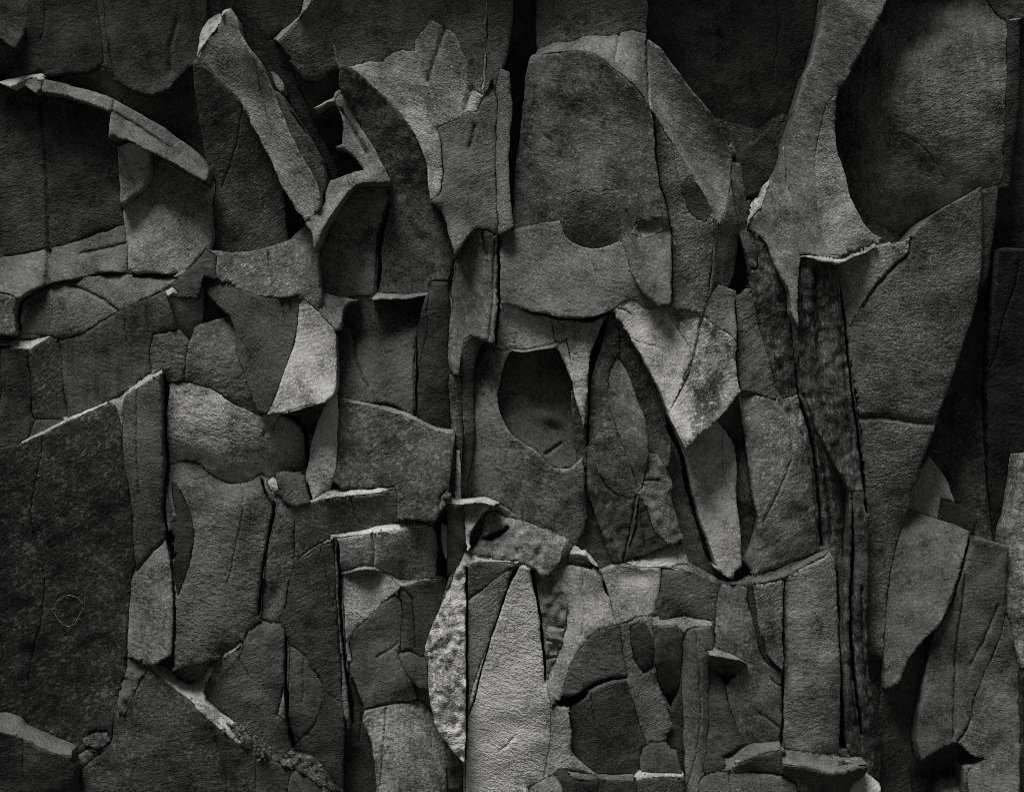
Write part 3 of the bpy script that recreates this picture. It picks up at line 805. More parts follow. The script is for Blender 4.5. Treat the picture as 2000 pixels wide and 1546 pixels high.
R("upright_rock", "1530,772 1563,762 1600,850 1640,920 1662,962 1652,1060 1657,1102 1640,1090 1620,1076 1600,1073 1590,1000 1576,900 1556,842 1530,802", -22, 38, u=(.1,-.3), spk=.4, sps=55, streak=.3, fib=.25, rough=.45, stain=.5, id='B3', crack=[("1580,830 1610,900 1625,1000 1630,1070", 5, 9)],
  label="shaded lower rib below the two mottled columns, right of centre", cat="rib")
R("upright_rock", "1660,952 1687,952 1693,1100 1696,1300 1722,1440 1716,1546 1690,1502 1670,1480 1650,1400 1640,1250 1638,1150 1645,1092 1656,1102", 2, 42, u=(.35,-.35), streak=.5, spk=.35, sps=55, fib=.35, rough=.3, stain=.4, id='B4', crack=[("1662,1080 1668,1180 1664,1300 1676,1420", 4, 10), ("1682,1150 1686,1260 1700,1380", 3, 8)],
  label="dark streaked upright seam below the tall wedge slab", cat="column")
R("stone", "1640,1460 1672,1482 1716,1510 1716,1546 1690,1520 1650,1480", -30, 36)

# ------------------------------------------------------------------ stones, centre
R("flat_rock", "975,461 1000,451 1045,439 1093,431 1103,456 1120,475 1150,486 1180,483 1210,471 1220,492 1236,542 1256,577 1282,599 1262,603 1235,591 1210,597 1195,606 1165,618 1120,622 1085,618 1050,612 1010,602 972,590", 32, 84, v=(.05,.04), u=(.05,.05), tilt=0, id='CC',
  label="smooth grey plate with a scooped upper edge in the centre of the wall", dish=[(1160,480,90,45,0,-14)], ang=-28, thick=100, ex=0, mot=.8)
R("rock_plate", "972,592 1010,604 1050,614 1075,624 1080,660 1084,668 1060,676 1025,683 985,681 966,674 968,640", 26, 70, v=(.0,.1), tilt=0, id='C2',
  label="small plate right below the scooped central plate, above the dark hooded hollow", cat="plate")
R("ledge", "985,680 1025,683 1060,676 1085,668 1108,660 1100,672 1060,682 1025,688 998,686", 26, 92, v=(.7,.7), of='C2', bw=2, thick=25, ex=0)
R("flat_rock", "1076,623 1120,625 1165,620 1191,609 1181,640 1166,690 1156,740 1147,770 1141,830 1130,790 1122,750 1113,700 1106,664 1085,667 1081,640", 10, 60, v=(0,.1), u=(.1,-.2), spk=.25)
R("rock_wedge", "1086,676 1106,664 1113,700 1121,748 1112,735 1100,705", 26, 88, v=(.2,.3), u=(.2,.2), thick=40, bw=3, ex=0)
R("upright_rock", "930,452 943,450 972,463 974,590 967,672 950,667 920,656 907,663 900,700 897,732 885,732 878,720 877,650 880,600 877,560 886,520 906,485", 38, 64, u=(.55,-.15), v=(.05,.05), id='DD',
  label="upright slab with a curved lichen-whitened left edge, left of the scooped plate", cat="slab", lich=.45, spk=.2, sps=50, thick=110, ex=0, crack=[("941,452 946,480 951,500", 3, 8), ("966,470 962,600 955,664", 2, 6)], bev=10, bw=10)
R("ledge", "930,452 906,486 888,522 879,558 882,588 886,602 880,602 875,560 884,520 903,485 924,455", 40, 110, u=(.8,.8), v=(.3,.3), of='DD', bw=2, thick=25, ex=0)
R("upright_rock", "907,661 925,656 950,664 936,682 931,720 928,800 926,900 920,960 905,971 900,900 897,800 897,735", -14, 36, u=(.2,-.7), v=(-.1,0), id='D2',
  label="dark shaded strip left of the speckled panel with the hooded hollow", cat="strip")
R("upright_rock", "880,735 897,740 900,840 897,900 894,972 887,962 884,850", 4, 42, spk=.6, sps=50, u=(.3,-.3), bw=3)
R("stone", "893,880 897,882 897,972 892,972", 10, 74, u=(.5,.2), bw=1.5, jag=.4)
R("flat_rock", "945,670 985,681 998,683 985,706 975,742 970,790 980,820 995,846 1020,866 1050,886 1065,901 1075,913 1095,918 1116,916 1136,896 1141,960 1146,1002 1141,1042 1120,1052 1080,1032 1020,1012 985,987 940,974 905,970 920,920 928,850 927,760 932,700", 20, 64, v=(.2,-.2), u=(.3,-.2), spk=1.2, sps=62, id='EE',
  label="speckled panel around the dark hooded hollow, like a cowl around a face", ang=-20, thick=110)
R("hollow_rock", "1000,684 1040,683 1087,675 1100,704 1116,740 1123,770 1129,830 1133,880 1121,913 1095,916 1075,911 1062,897 1045,882 1018,863 995,843 978,818 970,790 973,750 983,715", -42, 62, v=(.12,.26), u=(.12,-.12), tilt=0, facet=0, alb=.125, id='E2', bump=.8,
  label="smooth dished hollow, black at the top and grey below, in the speckled panel", cat="hollow", dish=[(1068,815,26,16,30,9),(1085,835,20,10,35,-9)], crack=[("1066,887 1080,876 1098,866", 3, 9)], bev=2, ex=6, mot=.7)
R("stone", "1125,770 1149,762 1149,850 1153,950 1166,1002 1190,1070 1201,1098 1165,1096 1146,1082 1141,1002 1139,900 1132,850", -28, 40, u=(-.2,.3), rough=.4, stain=.3)
R("flat_rock", "1190,613 1205,642 1206,690 1186,730 1186,772 1201,840 1226,900 1246,957 1230,972 1190,952 1160,892 1150,872 1149,780 1151,720 1166,670 1181,632", 14, 52, v=(0,.05), u=(.3,-.2), spk=.4, sps=50, rough=.15, id='F1',
  label="tall speckled slab right of the dark seam beside the hooded hollow")
R("rock_splinter", "1205,696 1221,721 1241,771 1259,821 1266,880 1263,902 1256,952 1248,957 1226,896 1205,840 1188,780 1191,738", 26, 72, v=(.1,.15), u=(.2,.1), id='F2',
  label="narrow pale pointed splinter right of the tall speckled slab", cat="splinter", thick=50, ex=0, spk=.2)
R("stone", "1205,640 1225,662 1251,702 1281,757 1301,812 1302,850 1299,902 1271,892 1263,832 1244,771 1223,716 1206,692", -26, 38, v=(-.1,.1), u=(-.1,.3), rough=.35, spk=.4, sps=45)
R("rock_block", "1150,872 1190,952 1230,972 1246,960 1241,1002 1221,1092 1200,1098 1186,1060 1166,1002 1153,952", 2, 48, v=(.1,0), rough=.55, spk=.4, sps=40, id='F4',
  label="rough dark wedge of rock low in the centre, under the tall speckled slab", cat="wedge", crack=[("1243,965 1232,1030 1218,1092", 2.5, 8)])
R("rock_block", "1246,960 1262,905 1268,886 1283,890 1306,936 1311,982 1331,1050 1305,1062 1280,1032 1265,992 1255,972", 12, 70, v=(.1,.1), u=(.2,-.2), rough=.6, spk=.3, id='F5',
  label="pale knobbly block beside the rough dark wedge, under the narrow splinter", cat="block", crack=[("1256,938 1285,936", 2.5, 7)])
R("stone", "1241,1002 1250,975 1262,1000 1300,1062 1270,1082 1222,1096", -6, 42, v=(0,.1), rough=.4, crack=[("1252,1010 1262,1080", 2, 6)])
R("stone", "1302,820 1332,870 1341,940 1356,1010 1381,1090 1402,1117 1350,1102 1336,1050 1312,972 1300,900", -40, 37, u=(-.3,.2), v=(-.1,.1), rough=.2)
R("flat_rock", "1200,605 1215,593 1235,589 1262,604 1295,602 1320,640 1346,687 1331,745 1319,771 1300,806 1285,760 1256,706 1226,652", 34, 112, v=(.1,.15), u=(.1,.1), id='G1',
  label="palest kite-shaped slab, right of the centre beneath the mottled panel", crack=[("1214,655 1245,668 1285,678", 1.6, 2), ("1206,602 1228,612", 1.6, 3)], ang=40, thick=120, ex=0)
R("flat_rock", "1300,601 1366,616 1400,640 1430,660 1440,690 1438,722 1444,763 1425,786 1405,811 1370,837 1346,861 1332,874 1310,832 1300,808 1319,773 1333,746 1348,689 1322,640", 30, 94, v=(-.1,.3), u=(.05,0), stain=.8, spk=.3, sps=50, id='HH', lich=.35,
  label="blotchy pointed slab stained light and dark, right beside the palest kite-shaped slab", crack=[("1372,616 1358,680 1345,725 1330,755 1302,800", 2.5, 7)], dish=[(1380,755,50,35,0,6)], thick=120, ex=0, mot=1.6)
R("stone", "1405,560 1435,572 1438,620 1441,662 1425,652 1396,627 1378,613 1386,590", 4, 76, v=(0,.2))
R("stone", "1441,580 1460,572 1476,620 1491,680 1506,730 1512,772 1482,772 1446,763 1439,720 1441,662", 6, 64, v=(.0,.1), u=(.1,-.2), stain=.4)
R("flat_rock", "1445,766 1480,773 1512,786 1542,820 1562,850 1577,900 1587,960 1592,1022 1600,1074 1560,1087 1500,1102 1470,1112 1456,1096 1476,1050 1481,1010 1471,960 1463,900 1456,840 1450,800", 22, 72, v=(.15,-.1), u=(.25,-.3), stain=.35, spk=.25, id='H3',
  label="broad mottled slab with a rounded top, left of the dark bark-like column", rough=.12, ang=35)
R("stone", "1396,824 1444,770 1450,850 1440,890 1434,932 1430,870", -34, 30, v=(-.3,0))
R("flat_rock", "1332,874 1375,841 1400,826 1430,870 1436,902 1433,960 1441,1040 1443,1102 1420,1121 1396,1102 1376,1040 1361,990 1346,930", 0, 68, v=(.1,.04), u=(.1,-.1), id='H5',
  label="smooth tapering slab hanging below the point of the blotchy slab", ang=10, mot=.6)
R("stone", "1443,785 1456,850 1466,920 1479,1000 1481,1040 1471,1092 1445,1112 1441,1040 1435,940 1441,880", -36, 35, u=(.1,-.2), rough=.3, spk=.3)

# ------------------------------------------------------------------ stones, middle left
R("flat_rock", "402,487 450,494 520,486 570,466 601,441 613,455 619,490 623,540 627,570 628,600 615,602 590,582 540,580 500,572 440,547 425,541 424,500", 16, 80, v=(.05,.1), u=(0,.1), spk=.35, sps=70, stain=.3, id='I1',
  label="pale mottled arm of rock sweeping up to the right, below the shaded grainy slab", crack=[("523,495 530,530 540,577", 2.5, 7)], ang=30)
R("rock_flake", "654,288 668,280 670,250 664,222 652,200 660,180 675,188 700,240 730,290 766,356 762,363 735,361 700,366 686,377 665,407 646,437 631,472 621,492 613,456 601,443 637,406 640,375 648,355 680,343 712,335 690,306 672,291", 40, 84, v=(.1,.2), u=(.1,.3), id='I2', mid=2,
  label="pale hooked flake shaped like a bent boomerang, left of the tall speckled slab", cat="flake", crack=[("667,214 690,255 716,302", 3, 14)], thick=70, ex=0, ang=-45, bw=5)
R("rock_chip", "616,215 632,200 650,188 652,178 662,172 664,184 655,196 640,200 625,212", 30, 92, v=(.5,.5), bw=2, thick=14, ex=0)
R("flat_rock", "766,366 735,363 705,368 688,379 666,409 648,439 632,472 622,496 622,540 628,566 650,579 700,584 735,572 740,482 749,430 763,392", -18, 43, v=(.15,.1), u=(.2,-.25), id='I3', bump=.8,
  label="dark shell-shaped hollow under the hooked pale flake", cat="hollow", ang=-15)
R("flat_rock", "675,132 715,160 757,197 788,233 812,268 828,300 836,335 842,370 858,402 872,440 885,480 896,506 884,540 874,556 846,552 840,566 790,576 735,578 738,520 742,470 752,420 768,370 757,330 735,290 710,240 690,200 672,175", -12, 42, v=(-.1,.1), u=(.05,.05), spk=1.2, sps=95, id='I4',
  label="tall dark slab with coarse pale speckles, curving beside the broad pale-rimmed slab", rough=.25, fold=[(740,388,860,385,.3,8),(740,400,860,398,-.32,8),(740,442,880,438,.3,8),(740,456,880,452,-.32,8)])
R("stone", "622,570 650,580 700,586 682,588 669,602 664,642 650,642 636,622 627,602", 10, 72, v=(.15,.1))
R("flat_rock", "590,588 615,605 630,622 649,642 656,682 659,732 656,762 641,781 600,791 560,801 530,806 546,770 561,720 576,660 586,622", 26, 124, v=(.1,.2), u=(.1,.05), stain=.45, spk=.3, sps=90, id='I6',
  label="brightest mottled patch of rock, a tapering slab in the middle left", mot=.8, ang=20, lich=.3)
R("flat_rock", "663,602 680,588 720,583 800,580 836,577 831,602 819,640 813,700 813,802 780,796 720,786 666,776 660,720 655,662", -18, 48, v=(.22,.12), u=(.1,-.1), id='I7',
  label="dark squarish recessed slab with a branching crack and a bright ledge above", crack=[("664,622 682,636 689,662 691,700 705,735 716,755", 3, 7)], ang=10)
R("ledge", "726,584 736,572 790,574 838,571 834,577 790,584", 14, 100, v=(.8,.8), of='I7', bw=2, thick=25, ex=0, rough=.2)
R("stone", "838,577 845,554 873,556 879,620 881,700 883,800 887,844 860,832 814,806 814,700 821,640", -4, 40, v=(-.05,.0), u=(.35,-.5), bump=.8)
R("rock_wedge", "397,539 430,552 500,576 540,583 586,577 582,640 575,680 562,716 545,762 525,806 506,802 495,770 480,730 465,690 455,630 430,600 405,576 392,560", 38, 62, v=(.05,-.05), u=(.3,-.1), id='I9',
  label="pointed kite-shaped dark slab hanging left of the brightest mottled patch", cat="slab", thick=60, ex=0, ang=-40, crack=[("553,590 558,625", 2.5, 5), ("566,590 572,612", 2.5, 5)])
R("stone", "383,578 396,568 447,618 384,632", -46, 30)
R("flat_rock", "303,656 350,646 371,673 381,640 400,632 446,619 456,640 466,690 481,735 496,775 512,810 470,792 430,767 400,752 350,742 325,747 300,722 298,690", 14, 66, v=(.3,-.15), u=(.05,.0), id='I11', rough=.12, spk=.3,
  label="rough grey slab behind the pointed dark kite, above the rounded boulder", bump=1.3)
R("stone", "320,570 352,572 388,555 386,585 384,612 371,674 350,646 340,640 330,600", -22, 40, v=(.1,-.5), u=(.1,-.3))
R("flat_rock", "346,549 385,511 401,489 426,500 427,541 395,541 390,561 386,582 350,577 325,567", 8, 58, v=(.1,0), u=(.1,0), stain=.4)
R("ledge", "322,567 336,560 345,566 352,578 338,574 330,580", 18, 100, v=(.6,.4), bw=2, rough=.3, thick=20, ex=0)
R("flat_rock", "160,656 235,613 310,577 321,571 331,600 341,640 305,656 298,690 297,716 240,766 215,784 140,810 122,802 116,740 108,670", 6, 54, v=(.05,0), u=(.1,.05), streak=.4, id='I14',
  label="streaked grey slab with a thin bright upper edge, left side below the oval boulder", crack=[("245,625 252,670 262,700", 2.5, 4), ("290,600 294,650", 3, 4)], bev=8, bw=5)
R("flat_rock", "60,687 100,661 112,671 118,740 126,816 65,814 62,740", 8, 46, u=(.2,-.2), spk=.3)
R("flat_rock", "0,682 60,690 62,812 45,866 0,884", 0, 40, u=(.1,-.1), streak=.4)
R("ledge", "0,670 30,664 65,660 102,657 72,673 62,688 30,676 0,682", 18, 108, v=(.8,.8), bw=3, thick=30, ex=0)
R("stone", "0,655 40,648 82,656 62,661 0,669", -20, 38, v=(.2,.2))

# ------------------------------------------------------------------ stones, lower left
R("flat_rock", "40,869 100,838 160,808 214,785 228,792 240,830 246,900 256,960 263,1040 259,1150 252,1270 240,1292 226,1392 216,1452 160,1502 150,1462 100,1442 40,1407 0,1385 0,886", 16, 37, v=(0,-.05), u=(-.25,.1), id='J1', bump=1.5, spk=.5, sps=55,
  label="huge dark grainy slab filling the lower left with a thin bright sloping top edge", ang=35, bev=4)
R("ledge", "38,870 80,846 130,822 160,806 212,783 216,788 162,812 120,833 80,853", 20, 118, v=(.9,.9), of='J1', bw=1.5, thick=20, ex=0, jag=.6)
R("flat_rock", "246,778 300,744 318,728 322,760 320,830 322,920 326,960 326,1042 290,1082 270,1112 266,1052 263,982 251,900 248,830", 24, 56, v=(0,-.1), u=(.2,-.1), id='J2', crack=[("273,750 273,900 277,960", 2, 3)],
  label="narrow upright slab with a bright slanted top, right of the huge dark slab")
R("ledge", "214,785 245,764 280,744 318,721 320,729 282,752 248,777 246,800 244,832 236,806 228,791", 26, 112, v=(.8,.6), u=(.2,.2), of='J2', bw=2, thick=25, ex=0)
R("stone", "60,820 120,816 128,826 82,850 52,856", -2, 62, v=(.2,.2))
R("flat_rock", "330,751 345,743 400,753 440,771 480,796 511,813 540,806 560,809 588,825 601,850 599,900 590,917 545,920 540,936 506,926 480,941 450,946 420,936 400,916 385,901 365,896 330,906 326,880 326,800", 12, 64, v=(.35,-.4), u=(.12,-.2), id='J5', dish=[(560,850,60,40,0,6)], crack=[("545,812 535,830 515,848", 4, 5)], bump=1.4,
  label="rounded pillow-like boulder left of the middle, above the saddle-backed slab", cat="boulder", thick=120, ex=0, ang=-20)
R("flat_rock", "333,911 365,899 385,906 405,926 440,947 480,944 508,927 516,940 530,976 541,982 535,1022 521,1080 511,1150 506,1202 482,1232 470,1262 420,1282 405,1287 345,1302 351,1200 346,1100 351,1040 336,950", 28, 68, v=(.03,.0), u=(.12,-.15), tilt=.03, fold=[(540,985,330,955,-.42,16)], id='J6', ang=-22, bump=1.3,
  label="saddle-topped grey slab below the pillow-like boulder")
R("facet", "335,938 356,962 376,1010 381,1050 371,1110 351,1162 344,1100 348,1040", 16, 44, u=(.2,-.3), of='J6', prio=40, bev=2, bw=3, ex=0)
R("flat_rock", "325,1046 339,1090 341,1180 343,1270 335,1274 305,1292 290,1292 280,1282 250,1282 255,1200 263,1130 285,1080", 22, 82, v=(.1,.15), u=(.25,0), id='J7',
  label="pale narrow slab wedged between the huge dark slab and the saddle-topped slab", ang=-20, crack=[("318,1252 330,1265", 2, 3)])
R("stone", "305,1294 340,1274 338,1302", -16, 36, v=(-.1,0))
R("stone", "338,1307 400,1287 410,1292 376,1320 345,1328", -18, 36, v=(-.2,.1))
R("rock_block", "543,923 590,921 598,945 609,979 580,987 555,977 545,950", 46, 68, v=(.1,0), id='J9',
  label="small hexagonal block jutting out between the boulder and the pale leaf-shaped slab", cat="block", thick=90, ex=0)
R("rock_chip", "523,936 532,932 544,940 546,950 535,946", 30, 108, v=(.6,.5), bw=2, thick=14, ex=0)
R("rock_chip", "545,968 556,976 572,988 560,984 547,974", 26, 95, v=(.6,.5), bw=1.5, thick=14, ex=0)
R("rock_flake", "655,776 659,800 656,850 659,882 651,930 641,956 621,976 610,971 600,940 606,900 616,850 631,810 646,781", 24, 80, v=(.1,-.1), u=(.3,-.2), id='J10',
  label="pale leaf-shaped upright flake in the middle left", cat="flake", mot=.7)
R("stone", "545,810 600,792 646,783 631,815 613,852 600,850 586,826", -34, 35, v=(-.2,.3), stain=.4)
R("ledge", "545,808 580,795 610,787 648,781 610,793 575,803", 10, 90, v=(.7,.7), bw=1.5, thick=18, ex=0)
R("stone", "602,852 616,852 604,915 592,918", -10, 46, u=(.2,-.2))
R("flat_rock", "663,781 700,783 780,802 820,827 887,847 882,890 876,950 869,985 851,1010 845,1019 780,1022 780,960 770,955 740,957 680,960 660,942 651,930 659,890 656,850 660,800", 18, 66, v=(.05,.05), u=(-.05,.25), spk=.5, sps=55, id='J12', fold=[(800,1020,850,800,.0,10)],
  label="broad rounded bowl-shaped slab with pale freckles and a bright rim, centre left", ang=25, dish=[(850,920,25,90,5,6)], crack=[("872,955 862,968 858,985", 3, 6)])
R("ledge", "664,776 720,786 765,791 800,808 840,829 887,839 887,847 840,838 790,814 720,794 680,785", 24, 96, v=(.8,.8), of='J12', bw=2.5, thick=25, ex=0, rough=.2)
R("stone", "645,950 660,942 672,958 640,962 630,972", -20, 40)
R("flat_rock", "580,987 610,979 680,968 770,957 779,1022 740,1027 700,1037 650,1042 640,1052 610,1067 575,1097 578,1030", 26, 46, v=(-.05,0), spk=.4, sps=70, id='J14',
  label="dark speckled block with a bright wedge-shaped ledge on top, centre left", ex=1)
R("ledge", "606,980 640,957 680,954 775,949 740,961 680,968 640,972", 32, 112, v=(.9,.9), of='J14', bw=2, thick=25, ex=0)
R("flat_rock", "545,979 560,986 576,991 578,1050 573,1102 561,1142 551,1190 531,1207 510,1202 516,1130 526,1060 539,1000", 14, 56, u=(.2,-.1), v=(.05,-.1), spk=.4, sps=70, id='J15', dish=[(535,1165,14,35,10,-10)],
  label="narrow mottled slab with a dark dent at its foot, right of the saddle-topped slab")
R("rock_block", "660,1047 740,1037 843,1026 850,1040 850,1127 790,1130 745,1112 715,1105 668,1117 661,1080", 30, 56, v=(.05,-.1), u=(.1,-.25), id='J17', crack=[("729,1040 732,1075 730,1108", 3, 7)],
  label="dark square-topped block with a thin bright top ledge, left of the dark slot", cat="block", ex=1)
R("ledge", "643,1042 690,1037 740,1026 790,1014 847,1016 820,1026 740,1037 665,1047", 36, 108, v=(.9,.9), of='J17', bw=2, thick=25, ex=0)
R("flat_rock", "560,1102 600,1072 640,1054 656,1062 659,1150 663,1250 669,1352 666,1367 630,1342 606,1292 560,1242 557,1180 560,1132", 12, 46, v=(.05,-.05), u=(.05,-.05), id='J18', bev=7,
  label="dark slab with a thin bright peaked top, left of the thin vertical rod")
R("ledge", "563,1100 600,1071 622,1055 638,1048 652,1057 640,1060 622,1065 600,1082", 20, 88, v=(.7,.6), of='J18', bw=2, thick=20, ex=0)
R("upright_rock", "657,1042 665,1048 668,1120 672,1250 678,1330 687,1400 681,1422 672,1380 668,1300 660,1150", 26, 50, u=(.5,-.4), bw=3, streak=.4, id='RO',
  label="thin vertical rod of rock standing left of the two bright stepped slabs", cat="rod")
R("flat_rock", "665,1119 715,1107 750,1117 781,1142 776,1150 740,1181 690,1232 680,1252 685,1292 676,1292 668,1200", 22, 90, v=(.2,.1), u=(.1,.1), id='J19',
  label="pale triangular-topped slab directly under the dark square-topped block", ang=-35, mot=.7)
R("ledge", "664,1117 715,1102 745,1110 750,1116 715,1110 668,1122", 30, 104, v=(.7,.7), of='J19', bw=2, thick=20, ex=0)
R("flat_rock", "684,1252 700,1230 740,1188 766,1158 781,1177 779,1260 781,1292 800,1322 812,1362 790,1372 760,1374 715,1387 709,1370 690,1320 681,1292", 14, 60, v=(.05,.05), u=(.15,-.1), id='J20', ang=20, mot=.8, crack=[("778,1255 760,1268 735,1282", 2, 3)],
  label="grey arrow-shaped slab under the pale triangular-topped slab")
R("flat_rock", "781,1147 810,1137 861,1131 873,1140 857,1190 842,1260 822,1272 786,1272 782,1200", 6, 46, u=(.25,-.5), id='J21', crack=[("790,1150 806,1170 812,1260", 1.8, 5)],
  label="dark slab with a bright triangular ledge, left of the lichen-crusted column")
R("ledge", "748,1111 790,1127 862,1129 812,1138 785,1147", 22, 108, v=(.8,.8), of='J21', bw=2, thick=20, ex=0)
R("stone", "780,1277 800,1273 830,1290 833,1340 821,1337 790,1302", 18, 60, v=(.2,.1), u=(.1,-.1))
R("stone", "780,1300 800,1322 820,1338 836,1350 840,1385 812,1366 790,1330", -24, 34, rough=.4)
R("flat_rock", "715,1388 760,1376 815,1371 841,1392 861,1432 869,1462 863,1546 740,1546 736,1500 726,1440 712,1402", 16, 86, v=(.1,0), u=(.15,-.2), spk=.8, sps=90, stain=.45, id='J23', lich=.25, crack=[("755,1380 750,1450 744,1530", 1.8, 4)],
  label="mottled pale slab at the bottom, left of the dark crumbling seam")
R("flat_rock", "668,1372 686,1346 700,1382 716,1432 736,1502 738,1546 663,1546 665,1450", -50, 30, u=(-.2,.2), v=(-.2,.1), id='J24',
  label="black narrow triangular cleft at the bottom, left of the mottled pale slab", cat="cleft")
R("flat_rock", "412,1318 430,1292 470,1264 490,1232 520,1217 545,1231 559,1252 561,1330 561,1402 571,1462 560,1482 520,1452 460,1402 415,1372 405,1358", 18, 56, v=(.15,-.15), u=(.2,-.2), id='J25', bump=1.3,
  label="domed dark slab in the lower left, above the rubble-filled ledge", ang=20)
R("rock_flake", "408,1302 440,1277 475,1252 477,1264 460,1290 425,1332 414,1322", 34, 48, v=(.3,.1), id='J25b', thick=25, ex=0, bw=3)
R("ledge", "408,1300 440,1276 474,1250 472,1258 445,1280 415,1304", 38, 92, v=(.7,.7), of='J25b', bw=1.5, thick=15, ex=0)
R("flat_rock", "560,1263 580,1271 611,1311 629,1346 621,1390 596,1432 576,1452 563,1402 559,1330", 12, 54, v=(.15,-.25), u=(.15,-.15), id='J26', crack=[("592,1290 594,1330 592,1370", 2, 3)],
  label="leaf-shaped dark slab right of the domed dark slab")
R("stone", "545,1392 556,1340 560,1350 560,1402", 24, 68, u=(.4,.2), bw=2)
R("flat_rock", "632,1352 668,1372 666,1546 640,1502 600,1472 576,1457 600,1432 623,1391", -4, 43, v=(.0,.0), u=(.1,-.1))
R("flat_rock", "295,1297 330,1327 350,1347 380,1367 400,1387 430,1417 460,1442 490,1467 500,1472 497,1546 150,1546 160,1502 216,1452 226,1397 270,1342", 26, 50, v=(.1,-.1), u=(.1,.05), spk=.4, sps=80, id='J28',
  label="broad sloping speckled slab at the bottom left with a pale upper ledge", crack=[("425,1440 440,1490 448,1546", 2.5, 4)], bev=4)
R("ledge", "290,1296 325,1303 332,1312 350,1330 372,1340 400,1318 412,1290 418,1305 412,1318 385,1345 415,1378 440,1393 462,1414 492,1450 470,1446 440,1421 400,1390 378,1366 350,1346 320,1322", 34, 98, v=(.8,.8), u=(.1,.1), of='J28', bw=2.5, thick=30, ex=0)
R("flat_rock", "500,1474 560,1492 572,1502 546,1546 497,1546", 22, 46, u=(.2,0), v=(.05,0))
R("flat_rock", "574,1498 640,1522 642,1546 550,1546", 26, 56, v=(.15,.1))
R("rock_chip", "245,1287 262,1282 280,1292 285,1302 270,1342 246,1397 230,1392 235,1350 258,1310", 32, 62, rough=.5, v=(.3,.1), thick=40, ex=0)
R("ledge", "0,1390 30,1398 55,1420 100,1441 146,1461 146,1467 100,1456 40,1427 0,1407", 38, 88, v=(.9,.9), bw=3, thick=40, ex=1, prio=45, mot=.6)
R("flat_rock", "0,1408 40,1429 100,1458 148,1469 151,1546 0,1546", 38, 36, v=(-.1,-.2), id='J30',
  label="very dark block with a pale sloping top in the bottom left corner", cat="block", ex=0)
R("rock_chip", "160,1446 180,1436 205,1432 210,1446 200,1460 178,1462 164,1458", 24, 60, rough=.5, thick=15, spk=.8, bw=6)
R("rock_chip", "152,1478 165,1468 180,1474 178,1492 160,1500", 20, 48, rough=.5, thick=15, spk=.6, bw=6)
R("rough_crust", "444,1408 470,1420 500,1444 540,1470 565,1484 585,1472 612,1478 640,1510 662,1542 640,1536 610,1516 570,1498 520,1474 480,1450", 32, 58, rough=1.5, spk=.8, sps=70, stain=.5, v=(.3,.3), mid=1, of='J28', ex=0, prio=60, facet=0)

# ------------------------------------------------------------------ stones, lower centre and lower right
R("flat_rock", "850,1020 873,980 874,1040 873,1126 860,1131 850,1125", -36, 32, u=(-.1,.2))
R("upright_rock", "871,978 906,980 909,1060 906,1086 890,1112 873,1128 874,1040", 34, 34, u=(.2,-.3), v=(-.1,-.1), id='KB',
  label="black square-topped post in the lower centre, under a bright thin ledge", cat="post", ex=0)
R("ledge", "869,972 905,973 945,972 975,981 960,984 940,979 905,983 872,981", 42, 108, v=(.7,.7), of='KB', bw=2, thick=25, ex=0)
R("stone", "907,982 940,979 962,986 938,1002 922,1030 914,1062 910,1050", 20, 84, v=(.4,.3), u=(.1,-.3), rough=.5)
R("stone", "866,1024 874,1030 876,1060 872,1090 866,1070", 12, 92, u=(.4,.2), bw=2.5, rough=.3)
R("stone", "940,1002 985,987 1020,1013 1000,1020 965,1000 944,1030 925,1060 920,1045", -22, 36, v=(-.2,.2))
R("rock_block", "930,1062 944,1022 946,1004 965,994 990,1011 1020,1016 1060,1031 1109,1053 1101,1076 1086,1106 1060,1127 1035,1102 1010,1092 960,1087 918,1080", 36, 88, v=(.3,.1), u=(.1,-.1), rough=.9, id='K6', crack=[("942,1052 965,1045 990,1031", 5, 18)], spk=.2,
  label="pale crumbling block jutting from the lower centre with a dark slit", cat="block", ex=0, bump=1.3)
R("facet", "1109,1054 1110,1078 1104,1104 1086,1110 1100,1078", 24, 48, u=(-.6,-.6), of='K6', bw=2, thick=40)
R("flat_rock", "1015,1106 1035,1111 1050,1180 1060,1260 1065,1330 1075,1380 1075,1460 1065,1522 1060,1546 908,1546 908,1450 911,1402 930,1330 955,1260 975,1200 1000,1130", 26, 114, v=(.0,.0), u=(.15,-.05), tilt=.03, fold=[(900,1400,1080,1370,-.14,20)], id='K3', ang=-28, mot=.7, dish=[(985,1420,80,30,-15,-5)],
  label="tall bright fan-shaped panel widening downward in the lower centre", cat="panel", bump=1.2, crack=[("1003,1437 990,1452 975,1463", 1.5, 3)])
R("flat_rock", "914,1167 945,1146 985,1112 1012,1107 996,1140 971,1210 946,1290 926,1370 912,1402 912,1250", 20, 74, v=(.05,.1), u=(.1,0), id='K4', ang=35,
  label="narrow grey strip tapering downward, left of the bright fan-shaped panel", cat="strip", mot=.8)
R("rock_block", "913,1108 930,1095 970,1094 1014,1097 985,1114 945,1147 914,1169", 32, 54, v=(.05,0), id='K5',
  label="small dark triangular block with a bright ledge, above the narrow grey strip", cat="block", ex=1)
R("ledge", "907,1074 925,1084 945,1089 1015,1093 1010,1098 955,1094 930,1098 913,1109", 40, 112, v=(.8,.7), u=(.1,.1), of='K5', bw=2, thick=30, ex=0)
R("upright_rock", "906,1082 912,1105 913,1250 912,1420 908,1482 870,1442 850,1402 838,1342 835,1292 840,1242 858,1192 882,1132", 36, 112, u=(.3,.05), v=(.1,-.1), rough=.9, stain=.7, lich=.5, id='K1', dish=[(870,1335,30,25,-30,7)],
  label="bright lichen-crusted column with a rough left edge in the lower centre", cat="column", spk=.4, sps=50, ex=0, bump=1.4)
